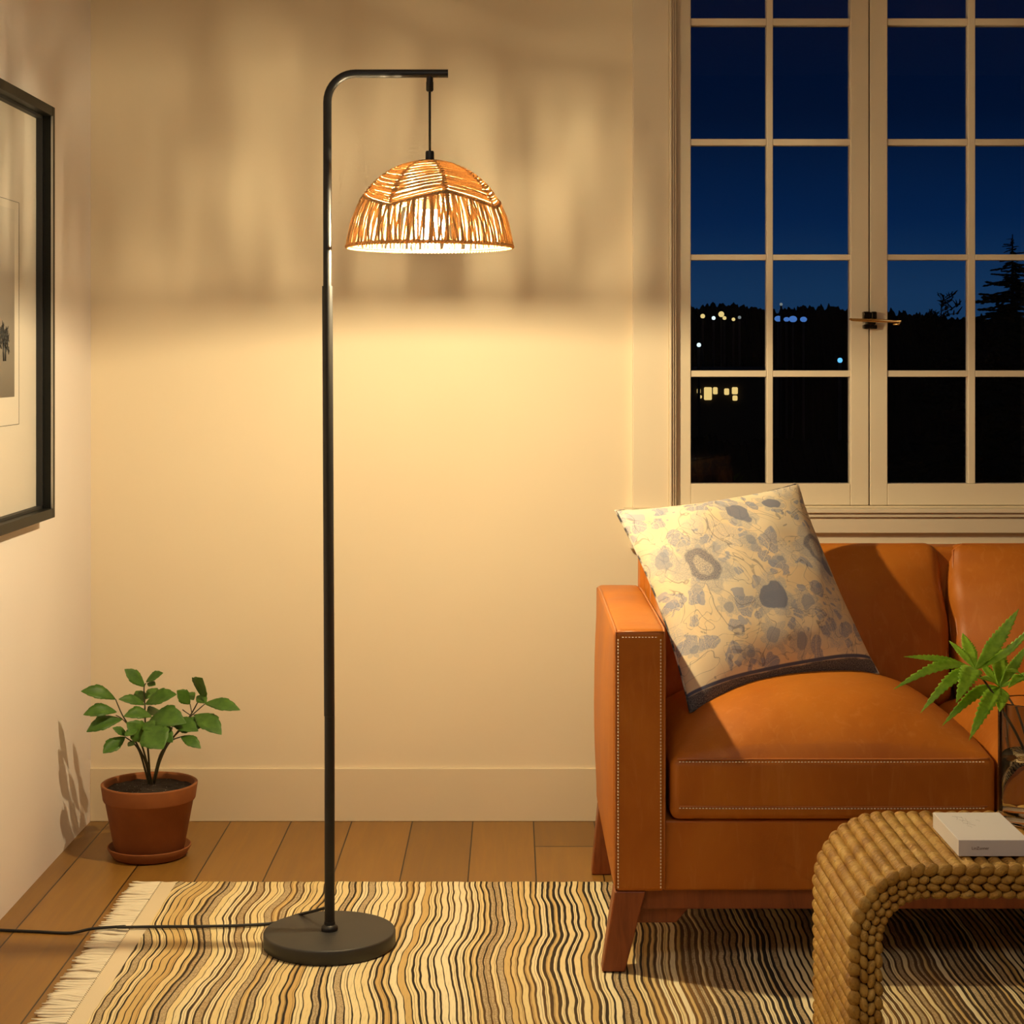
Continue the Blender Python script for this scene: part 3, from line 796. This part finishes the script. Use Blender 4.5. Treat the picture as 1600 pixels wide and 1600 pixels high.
make_backc(.276, .899, 1.0); make_backc(.905, 1.534, 4.0)
mb = MB().rbox(AX1-.004, mir(AX1)+.004, .425, .505, .15, .695, .014, 4, 3); obj('back_frame', mb, M_leather, sofa)
mb = MB().rbox(AX1-.006, mir(AX1)+.006, SY0+.010, .43, .149, .274, .006, 6, 3); obj('seat_rail', mb, M_leather, sofa)
mb = MB().box(.225, mir(.225), SY0+.022, .45, .113, .150); obj('plinth', mb, M_leg, sofa, smooth=False, bevel=.003)
def leg(fy, m_):
    f = (lambda x: mir(x)) if m_ else (lambda x: x)
    yt, yb = (SY0+.004, SY0-.002) if fy else (.455, .475)
    dz = .0095 if fy else .0005
    b = [(.158, yb), (.199, yb), (.199, yb+.040), (.158, yb+.040)]; t = [(.181, yt), (.236, yt), (.236, yt+.055), (.181, yt+.055)]
    if not fy: b = [(x+.010, y-.02) for x, y in b]; t = [(x, y-.03) for x, y in t]
    mb = MB().hexa([(f(x), y, dz) for x, y in b], [(f(x), y, .1495) for x, y in t])
    if m_: mb.f = [q[::-1] for q in mb.f]
    obj('leg', mb, M_leg, sofa, smooth=False, bevel=.003)
for fy in (1, 0):
    for m_ in (0, 1): leg(fy, m_)
for m_ in (0, 1):
    f = (lambda x: mir(x)) if m_ else (lambda x: x)
    a = [(.218, .0845), (.292, .0845), (.318, .114), (.222, .114)]
    mb = MB(); mb.add([(f(x), SY0+.035, z) for x, z in a]+[(f(x), SY0+.075, z) for x, z in a], [(0,1,2,3),(7,6,5,4),(0,4,5,1),(1,5,6,2),(2,6,7,3),(3,7,4,0)])
    obj('corner_block', mb, M_leg, sofa, smooth=False, bevel=.003)

# ------------------------------------------------------------------ throw pillow
def flower_uv(px, py):
    """pillow (u, v) of a point of the photographed pattern, by inverting the quad"""
    A, B, Cc, D = np.array([962., 797]), np.array([1253., 752]), np.array([1372., 1050]), np.array([1078., 1110])
    q = np.array([950+px*450/1600, 720+py*450/1600]); u = v = .5
    for _ in range(20):
        e_ = (A*(1-u)*(v)+B*u*v+Cc*u*(1-v)+D*(1-u)*(1-v))-q
        du = -A*v+B*v+Cc*(1-v)-D*(1-v); dv = A*(1-u)+B*u-Cc*u-D*(1-u)
        s_ = np.linalg.solve(np.array([du, dv]).T, -e_); u += s_[0]; v += s_[1]
    return float(u), float(v)
def pillow_mat():
    m = mat('floral_fabric', (.8, .66, .45), .85); n = NT(m); uv = n.coord('UV'); x, y, z = n.sep(uv)
    wob = n.noise(uv, 5, 3, .55, 0, 'Color')
    wv = n.vmath('SCALE', n.vmath('SUBTRACT', wob, (.5, .5, .5)), None, .20)
    d1 = n.vmath('ADD', uv, wv)
    cream = n.ramp(n.noise(uv, 3.2, 2), [(.35, (.88, .75, .54)), (.65, (.87, .66, .40))])
    spk = n.noise(uv, 190, 2, .8); spk2 = n.smooth(spk, .40, .62)
    col = cream
    # broad pale-grey washes
    wash = n.math('MULTIPLY', n.smooth(n.noise(uv, 4.2, 2, .5, .5), .50, .60), n.math('MULTIPLY_ADD', spk2, .55, .2))
    col = n.mix(wash, col, (.48, .47, .48))
    # leaf-like patches from stretched cells
    v1 = n.n.new('ShaderNodeTexVoronoi'); v1.feature = 'F1'; n.l.new(d1, v1.inputs['Vector']); v1.inputs['Scale'].default_value = 8.5
    patch = n.smooth(n.math('ADD', v1.outputs['Distance'], n.math('MULTIPLY', n.sep(v1.outputs['Color'])[0], .36)), .55, .51)
    col = n.mix(n.math('MULTIPLY', patch, n.math('MULTIPLY_ADD', spk2, .45, .42)), col, (.25, .29, .43))
    v2 = n.n.new('ShaderNodeTexVoronoi'); v2.feature = 'F1'; n.l.new(n.vmath('ADD', d1, (3.3, 1.7, 0)), v2.inputs['Vector']); v2.inputs['Scale'].default_value = 14
    p2 = n.smooth(n.math('ADD', v2.outputs['Distance'], n.math('MULTIPLY', n.sep(v2.outputs['Color'])[1], .6)), .47, .44)
    col = n.mix(n.math('MULTIPLY', p2, .75), col, (.34, .36, .46))
    # outlines
    for (sc, wd, amt) in ((4.6, .010, .55), (7.5, .011, .45)):
        no = n.noise(n.vmath('ADD', uv, (sc, 0, 0)), sc, 1, .4, 1.4)
        ln = n.smooth(n.math('ABSOLUTE', n.math('SUBTRACT', no, .5)), wd, wd*.35)
        col = n.mix(n.math('MULTIPLY', ln, amt), col, (.16, .14, .15))
        no = n.noise(n.vmath('ADD', uv, (sc+.02, .015, 0)), sc, 1, .4, 1.4)
        ln = n.smooth(n.math('ABSOLUTE', n.math('SUBTRACT', no, .5)), wd*1.6, wd*.5)
        col = n.mix(n.math('MULTIPLY', ln, .5), col, (.90, .74, .48))
    # flowers
    fl = [((455, 670), .15, 1.0), ((1120, 560), .135, 1.0), ((830, 870), .105, .9), ((650, 350), .10, .8), ((870, 290), .075, .8), ((690, 540), .07, .7),
          ((1035, 900), .075, .6), ((580, 910), .06, .5), ((840, 1060), .075, .6), ((1010, 1090), .07, .6), ((720, 1165), .05, .6), ((870, 655), .045, .7), ((1180, 650), .07, .8), ((250, 640), .07, .6), ((430, 1110), .05, .7)]
    for i, (pp, r, k) in enumerate(fl):
        u0, v0 = flower_uv(*pp)
        dv = n.vmath('SUBTRACT', n.vmath('ADD', uv, n.vmath('SCALE', wv, None, .75)), (u0+.0, v0, 0)); dx, dy, _ = n.sep(dv)
        L = n.math('SQRT', n.math('ADD', n.math('POWER', n.math('ABSOLUTE', dx), 2.0), n.math('POWER', n.math('ABSOLUTE', dy), 2.0)))
        an = n.math('ARCTAN2', dy, dx)
        pet = n.math('MULTIPLY_ADD', n.math('ABSOLUTE', n.math('SINE', n.math('MULTIPLY', an, 2.5 if i % 2 else 3.5))), .38, .66)
        q = n.math('DIVIDE', L, n.math('MULTIPLY', pet, r))
        halo = n.smooth(q, 1.05, .9)
        col = n.mix(n.math('MULTIPLY', halo, n.math('MULTIPLY_ADD', spk2, .5, .35*k)), col, (.47, .45, .44))
        qq = n.math('DIVIDE', L, r)
        if i in (0, 1):
            col = n.mix(n.math('MULTIPLY', n.smooth(qq, .60, .5), n.math('MULTIPLY_ADD', spk2, .35, .55)), col, (.15, .15, .21))
            col = n.mix(n.math('MULTIPLY', n.smooth(qq, .34, .26), spk2), col, (.72, .62, .48))
        elif i in (2, 3, 4, 12):
            col = n.mix(n.math('MULTIPLY', n.smooth(qq, .62, .55), .85), col, (.17, .19, .28))
        else: col = n.mix(n.math('MULTIPLY', n.smooth(qq, .5, .42), .6), col, (.25, .28, .38))
    # bottom strip darker and speckled, with its blue cord line
    low = n.smooth(n.math('ADD', y, n.math('MULTIPLY', n.math('SUBTRACT', n.noise(uv, 9, 2), .5), .02)), .066, .056)
    col = n.mix(low, col, n.ramp(spk, [(.35, (.035, .035, .045)), (.6, (.20, .19, .20)), (.8, (.55, .48, .38))]))
    ln = n.smooth(n.math('ABSOLUTE', n.math('SUBTRACT', y, .070)), .010, .005); col = n.mix(ln, col, (.10, .12, .20))
    n.color(col)
    n.bump(n.math('ADD', n.noise(uv, 600, 2, .5), n.math('MULTIPLY', n.noise(uv, 4, 3), 6)), .35, .002); return m
M_pil = pillow_mat()
BL, BR = Vector((.329, -.024, .437)), Vector((.712, .150, .478))
TL, TR = Vector((.204, .200, .790)), Vector((.587, .355, .832))
pil = thing('throw_pillow', 'cream throw pillow with blue-grey floral print leaning in the sofa corner', 'pillow', (.5, .12, .45))
NN = 44; vs = []; uvs = []; fs = []
nrm = (BR-BL).cross(TL-BL).normalized()
if nrm.y > 0: nrm = -nrm
def pil_pt(u, v, sd):
    a, b = 2*u-1, 2*v-1
    pu = .042*(1-b*b)*(-a)*abs(a)**3 ; pv = .034*(1-a*a)*(-b)*abs(b)**3
    uu, vv = u+pu, v+pv
    p = BL*(1-uu)*(1-vv)+BR*uu*(1-vv)+TL*(1-uu)*vv+TR*uu*vv
    t = (max(0, 1-abs(a)**2.4)*max(0, 1-abs(b)**2.4))**.55
    T = .078 if sd > 0 else .042
    w = .0035*noise.noise(Vector((u*7, v*7, sd)))+.004*noise.noise(Vector((a*2.2, b*2.2, 5)))
    sag = .010*math.exp(-((v-.06)/.08)**2)*math.sin(u*9)
    return p+nrm*sd*(T*t+w*t+sag*t*.5)
for sd in (1, -1):
    o_ = len(vs)
    for i in range(NN+1):
        for j in range(NN+1):
            u = .5-.5*math.cos(PI*i/NN); v = .5-.5*math.cos(PI*j/NN)
            vs.append(pil_pt(u, v, sd)); uvs.append((u, v) if sd > 0 else (1-u+.37, v))
    for i in range(NN):
        for j in range(NN):
            a = o_+i*(NN+1)+j; q = (a, a+NN+1, a+NN+2, a+1)
            fs.append(q if sd > 0 else q[::-1])
mb = MB(); mb.add(vs, fs); obj('cover', mb, M_pil, pil, uv=uvs)
ed = []
for k in range(60): ed.append(pil_pt(k/60, 0, 0))
for k in range(60): ed.append(pil_pt(1, k/60, 0))
for k in range(60): ed.append(pil_pt(1-k/60, 1, 0))
for k in range(60): ed.append(pil_pt(0, 1-k/60, 0))
M_pipe = mat('slate_piping', (.10, .10, .12), .8); nn_ = NT(M_pipe)
nn_.color(nn_.ramp(nn_.noise(nn_.coord(), 60, 3), [(.42, (.05, .05, .06)), (.6, (.60, .52, .42))]))
obj('piping', MB().tube(ed, .0024, 7, closed=True), M_pipe, pil)

# ------------------------------------------------------------------ potted plant in the corner
QD = 4.005; q0 = P(233.5, 1350, QD); QX, QY = q0.x, q0.y
pot = thing('potted_plant', 'leafy green plant in a terracotta pot on the floor in the corner', 'potted plant', (QX, QY, 0))
mb = MB(); mb.lathe([(0, .0005), (.072, .0005), (.080, .004), (.0905, .022), (.0905, .0245), (.0885, .0255), (.0865, .024), (.077, .009), (0, .008)], QX, QY, 72)
obj('saucer', mb, terracotta('terracotta_saucer', .95), pot, angle=60)
mb = MB(); mb.lathe([(0, .009), (.072, .009), (.0745, .012), (.0955, .1235), (.0985, .125), (.1000, .128), (.1045, .158), (.1045, .1605), (.1025, .162), (.0985, .161), (.097, .157), (.094, .135), (0, .135)], QX, QY, 72)
obj('plant_pot', mb, M_terra, pot, angle=60)
mb = MB(); vs = []; nr, ns = 14, 40
for i in range(nr+1):
    for k in range(ns):
        a = 2*PI*k/ns; r = .0955*i/nr; vs.append((QX+r*math.cos(a), QY+r*math.sin(a), .1475+.0035*noise.noise(Vector((r*60*math.cos(a), r*60*math.sin(a), 2)))+.006*(1-i/nr)))
mb.add(vs, [(i*ns+k, i*ns+(k+1)%ns, (i+1)*ns+(k+1)%ns, (i+1)*ns+k) for i in range(nr) for k in range(ns)]); obj('soil', mb, M_soil, pot)
def Q(cx, cy, dd=0.0): return P(90+cx/4, 1000+cy/4, QD+dd)
rnd = random.Random(21)
stems = [[(580, 900, 0), (548, 760, 0), (490, 640, -.01), (440, 530, -.02), (400, 460, -.02), (362, 370, -.02)],
         [(578, 890, 0), (566, 700, .01), (548, 520, .01), (545, 400, .02), (540, 300, .02), (552, 270, .02)],
         [(598, 890, 0), (640, 720, 0), (700, 640, .02), (760, 560, .03), (830, 470, .03), (880, 380, .03), (893, 345, .03)],
         [(604, 900, .005), (630, 760, 0), (680, 650, -.02), (760, 570, -.02), (820, 490, -.01), (920, 400, .0)],
         [(570, 900, .0), (520, 720, -.01), (480, 650, -.03), (420, 605, -.04)],
         [(590, 900, -.005), (540, 700, -.03), (500, 600, -.04), (500, 560, -.05)],
         [(610, 880, .0), (640, 760, -.02), (700, 640, -.04), (770, 605, -.04)],
         [(440, 530, -.02), (400, 490, -.02), (365, 470, -.03)], [(830, 470, .03), (800, 450, .03), (780, 435, .03)],
         [(760, 560, .03), (720, 540, .03), (715, 560, .03)], [(850, 470, .0), (870, 465, .0)], [(840, 465, .02), (828, 400, .02)], [(880, 385, .02), (915, 395, .01)]]
mb = MB()
for st in stems:
    pts = catmull([Q(*p) for p in st], 5); k = len(pts)
    mb.tube(pts, [.0026-.0015*i/k for i in range(k)] if len(st) > 3 else .0011, 7)
obj('stems', mb, M_stem, pot)
leaves = [((362, 370, -.02), (145, 320, -.05), .40, .13), ((370, 450, -.03), (160, 468, -.06), .42, .16), ((405, 495, -.02), (180, 575, -.06), .40, .12),
          ((545, 292, .02), (418, 182, 0), .45, .02), ((552, 262, .02), (660, 205, .0), .42, .05), ((560, 270, .02), (612, 282, .0), .5, 0),
          ((545, 405, .01), (380, 370, -.03), .35, .10), ((545, 390, .02), (488, 318, .05), .55, .0), ((548, 400, .02), (745, 340, -.01), .42, .08), ((552, 370, .02), (625, 300, .06), .5, .02),
          ((590, 480, 0), (412, 478, -.04), .46, .16), ((575, 500, 0), (805, 520, -.05), .50, .16), ((755, 555, .01), (903, 545, -.03), .55, .1), ((828, 400, .02), (745, 315, .0), .62, .02), ((850, 375, .03), (812, 330, .06), .6, .02),
          ((893, 347, .03), (905, 238, .0), .95, .0), ((870, 350, .03), (930, 392, .0), .55, .02), ((918, 397, 0), (1142, 438, -.04), .30, .10), ((858, 468, 0), (1025, 592, -.06), .42, .10),
          ((770, 603, -.04), (896, 678, -.07), .40, .10), ((422, 605, -.04), (283, 708, -.08), .50, .02), ((440, 600, -.04), (343, 548, -.06), .42, .04),
          ((560, 635, -.03), (430, 515, -.06), .62, .06), ((555, 545, -.05), (660, 682, -.10), .78, .05), ((590, 545, -.02), (720, 640, -.07), .5, .06), ((500, 560, -.05), (420, 600, -.08), .5, .02),
          ((560, 470, 0), (640, 440, .05), .6, .05), ((540, 520, -.03), (600, 560, -.06), .7, .05), ((440, 640, -.03), (480, 655, -.05), .6, .0), ((700, 500, -.01), (880, 570, -.05), .42, .05)]
for (b, t, wr_, ar) in leaves:
    a_, b_ = Q(*b), Q(*t); L = (b_-a_).length
    mb = MB(); up = Vector((rnd.uniform(-.15, .15), -.95, .9))
    mb.leaf(a_, b_, L*wr_*1.25, up, 28, ar*1.0, .20, .15, 6.0, .52, .10, 0)
    o = obj('leaf', mb, M_leaf, pot); so = o.modifiers.new('thickness', 'SOLIDIFY'); so.thickness = .0005

# ------------------------------------------------------------------ woven waterfall side table
TY0, TY1, TZ = -.980, -.690, .420
TX0, TX1, TR_ = .445, 1.075, .105
tab = thing('woven_side_table', 'golden seagrass woven waterfall side table with curved corners in the right foreground', 'side table', ((TX0+TX1)/2, (TY0+TY1)/2, .0085))
def path(off):
    """outer profile shifted inwards by off, as a function of arc length (list of (s, x, z, tx, tz))"""
    out = []; zb = .0095; r = TR_-off; x0 = TX0+off; x1 = TX1-off; zt = TZ-off
    L1 = TZ-TR_-zb; La = PI/2*TR_; L2 = TX1-TX0-2*TR_
    def f(s):
        if s < L1: return (x0, zb+s, 0, 1)
        s -= L1
        if s < La: a = PI-s/TR_; return (TX0+TR_+r*math.cos(a), TZ-TR_+r*math.sin(a), math.sin(a), -math.cos(a))
        s -= La
        if s < L2: return (TX0+TR_+s, zt, 1, 0)
        s -= L2
        if s < La: a = PI/2-s/TR_; return (TX1-TR_+r*math.cos(a), TZ-TR_+r*math.sin(a), math.sin(a), -math.cos(a))
        s -= La
        return (x1, TZ-TR_-s, 0, -1)
    return f, L1, La, L2
rollr = .0095
f0, L1, La, L2 = path(rollr)
TOT = 2*L1+2*La+L2; step = .0186; nroll = int(TOT/step); step = TOT/nroll
grp = {'left': MB(), 'top': MB(), 'right': MB()}; edge = {k: (MB(), MB()) for k in ('left', 'top', 'right')}
rnd = random.Random(5)
def which(s): return 'left' if s < L1 else ('right' if s > TOT-L1 else 'top')
for i in range(nroll):
    s = (i+.5)*step; x, z, tx, tz = f0(s); g = grp[which(s)]
    n_ = 84; ph = rnd.uniform(0, 6); pts = []; vs = []; sg = 10
    for j in range(n_+1):
        y = TY0+.004+(TY1-TY0-.008)*j/n_
        rr = rollr*(1.0+.02*noise.noise(Vector((i*3.1, y*30, 0))))
        for k in range(sg):
            a = 2*PI*k/sg; r2 = rr*(1+.12*math.sin(y*2*PI/.0098+a+ph+1.2*noise.noise(Vector((y*40, i, 1)))))
            if j in (0, n_): r2 *= .6
            vs.append((x+r2*math.cos(a), y, z+r2*math.sin(a)))
    fs = [(j*sg+k, (j+1)*sg+k, (j+1)*sg+(k+1)%sg, j*sg+(k+1)%sg) for j in range(n_) for k in range(sg)]
    fs += [tuple(range(sg)), tuple(n_*sg+k for k in range(sg))[::-1]]
    g.add(vs, fs)
for (off, rl, rh, tilt, ph) in ((.0085, .0122, .0088, .34, 0.0), (.0215, .0108, .0064, .25, .5), (.0315, .0105, .0055, -.25, .2), (.0410, .0108, .0058, .22, .6)):
    f1, *_ = path(off)
    for i in range(nroll):
        s = (i+.5+ph)*step
        if s > TOT-.003: continue
        x, z, tx, tz = f1(s); 
        if off > .02 and L1 < s < L1+La or off > .02 and TOT-L1-La < s < TOT-L1:
            k_ = (TR_-off)/TR_
        else: k_ = 1
        an = math.atan2(tz, tx)+tilt+rnd.uniform(-.12, .12)
        R = Matrix.Rotation(-an, 3, 'Y')
        for (yy, sy) in ((TY0+.0055, 0), (TY1-.0055, 1)):
            edge[which(s)][sy].ball((x, yy, z), rl*max(k_, .62)*rnd.uniform(.94, 1.06), .0085, rh*rnd.uniform(.92, 1.08), R, 10, 8)
core = {'left': MB(), 'top': MB(), 'right': MB()}
fa, *_ = path(.012); fb, *_ = path(.0415)
for nm, s0, s1 in (('left', 0, L1), ('top', L1, TOT-L1), ('right', TOT-L1, TOT)):
    n_ = 2 if nm != 'top' else 40; vs = []
    for i in range(n_+1):
        s = s0+(s1-s0)*i/n_; s = min(max(s, 1e-5), TOT-1e-5)
        a, b = fa(s), fb(s)
        vs += [(a[0], TY0+.007, a[1]), (a[0], TY1-.007, a[1]), (b[0], TY1-.007, b[1]), (b[0], TY0+.007, b[1])]
    fs = [(i*4+j, (i+1)*4+j, (i+1)*4+(j+1)%4, i*4+(j+1)%4) for i in range(n_) for j in range(4)]+[(0, 1, 2, 3), (n_*4+3, n_*4+2, n_*4+1, n_*4)]
    nmo = 'tabletop' if nm == 'top' else 'leg'
    core[nm].add(vs, fs)
    o = obj(nmo, grp[nm], M_grass, tab); obj('braided_edge', edge[nm][0], M_grass, o); obj('braided_edge', edge[nm][1], M_grass, o); obj('core', core[nm], M_core, o, smooth=False)

# ------------------------------------------------------------------ book on the table
bk = thing('book', 'small thick pale grey book lying on the woven table', 'book', (.647, -.869, TZ))
bx0, bx1, by0, by1, bz0, bz1 = .6, .695, -.944, -.794, TZ+.0008, TZ+.0228
mb = MB().box(bx0, bx1, by0, by1, bz0, bz1)
obj('cover', mb, M_cover, bk, smooth=False, bevel=.0008)
def text(s, size, loc, rot, m, parent, name, ext=.00008, shear=0):
    cu = bpy.data.curves.new(name, 'FONT'); cu.body = s; cu.size = size; cu.extrude = ext; cu.shear = shear; cu.materials.append(m)
    o = bpy.data.objects.new(name, cu); C.objects.link(o); bpy.context.view_layer.update()
    me = bpy.data.meshes.new_from_object(o); bpy.data.objects.remove(o)
    o = bpy.data.objects.new(name, me); C.objects.link(o)
    o.parent = parent; o.location = Vector(loc)-parent.location; o.rotation_euler = rot; return o
text('LinZunner', .0056, (bx0+.0175, by0-.0001, bz0+.0092), (PI/2, 0, 0), M_ink, bk, 'spine_lettering')
sg = MB()
for k, (a, b) in enumerate((((.622, -.817), (.634, -.826)), ((.626, -.817), (.624, -.836)), ((.634, -.819), (.629, -.846)), ((.627, -.836), (.639, -.852)), ((.637, -.829), (.632, -.862)), ((.628, -.853), (.642, -.868)), ((.650, -.836), (.653, -.846)), ((.630, -.868), (.634, -.880)))):
    m_ = ((a[0]+b[0])/2+.002, (a[1]+b[1])/2)
    sg.tube(catmull([(a[0], a[1], bz1), (m_[0], m_[1], bz1), (b[0], b[1], bz1)], 5), .00028, 5)
obj('embossed_signature', sg, M_emboss, bk)

# ------------------------------------------------------------------ glass vase with cut leaves
VX, VY, VZ = .7505, -.757, TZ+.001
vase = thing('glass_vase', 'clear cylindrical glass vase half full of water on the woven table', 'vase', (VX, VY, VZ))
R_ = .0465; H_ = .174
mb = MB(); mb.lathe([(0, VZ), (R_-.004, VZ), (R_-.001, VZ+.0015), (R_, VZ+.005), (R_, VZ+H_-.002), (R_-.001, VZ+H_), (R_-.002, VZ+H_-.0005), (R_-.0026, VZ+H_-.003), (R_-.0026, VZ+.016), (R_-.006, VZ+.012), (0, VZ+.0115)], VX, VY, 72)
obj('glass', mb, M_glass, vase)
mb = MB(); mb.lathe([(0, VZ+.0118), (R_-.0061, VZ+.0122), (R_-.0028, VZ+.0163), (R_-.0028, VZ+.092), (R_-.0034, VZ+.0912), (0, VZ+.0908)], VX, VY, 72)
obj('water', mb, M_water, vase)
def frond(stem, center, tips, lab, wr_=.17):
    t = thing('leaf_stem', lab, 'leaf', stem[0], 'cut leaf stems standing in the vase')
    pts = catmull(stem, 8); k = len(pts); obj('stem', MB().tube(pts, [.0022-.0009*i/k for i in range(k)], 8), M_stem2, t)
    for (tp, wq, ar) in tips:
        L = (Vector(tp)-Vector(center)).length; mb = MB()
        mb.leaf(center, tp, L*wq*.82, (.05, -.8, 1.0), 84, ar, .22, .34, 16.0, .42, .05, 0)
        o = obj('leaflet', mb, M_leaf2, t); so = o.modifiers.new('thickness', 'SOLIDIFY'); so.thickness = .0005
cA = P(1524, 1046, 2.64)
frond([Vector((VX+.026, VY+.012, VZ+.014)), P(1598, 1172, 2.650), P(1568, 1112, 2.628), P(1548, 1078, 2.632), cA], cA,
      [(P(1412, 1026, 2.62), .18, .06), (P(1396, 1077, 2.56), .16, .16), (P(1438, 1114, 2.54), .17, .16), (P(1494, 1098, 2.52), .30, .14), (P(1483, 1001, 2.70), .26, .03), (P(1504, 989, 2.74), .26, .02), (P(1592, 951, 2.70), .24, -.06), (P(1622, 968, 2.66), .15, -.16)],
      'serrated green palm-like leaf fanning out left of the vase')
cB = P(1562, 1074, 2.68)
frond([Vector((VX-.012, VY-.022, VZ+.013)), P(1607, 1180, 2.64), P(1590, 1118, 2.655), P(1577, 1092, 2.67), cB], cB,
      [(P(1472, 1134, 2.58), .17, .16), (P(1514, 1157, 2.55), .20, .14), (P(1527, 1030, 2.74), .28, .03), (P(1562, 1008, 2.76), .34, .02), (P(1605, 1008, 2.72), .26, -.03), (P(1640, 1030, 2.68), .2, -.08), (P(1562, 1112, 2.60), .4, .05), (P(1530, 1060, 2.62), .3, .05)],
      'serrated green leaf rising from the middle of the vase')
cC = P(1600, 1058, 2.60)
frond([Vector((VX+.018, VY-.018, VZ+.014)), P(1626, 1160, 2.63), P(1618, 1110, 2.62), cC], cC,
      [(P(1570, 1048, 2.55), .22, .06), (P(1575, 1075, 2.53), .25, .08), (P(1640, 1040, 2.55), .2, .05), (P(1650, 1075, 2.54), .2, .05)],
      'serrated green leaf cut by the right edge of the photo')
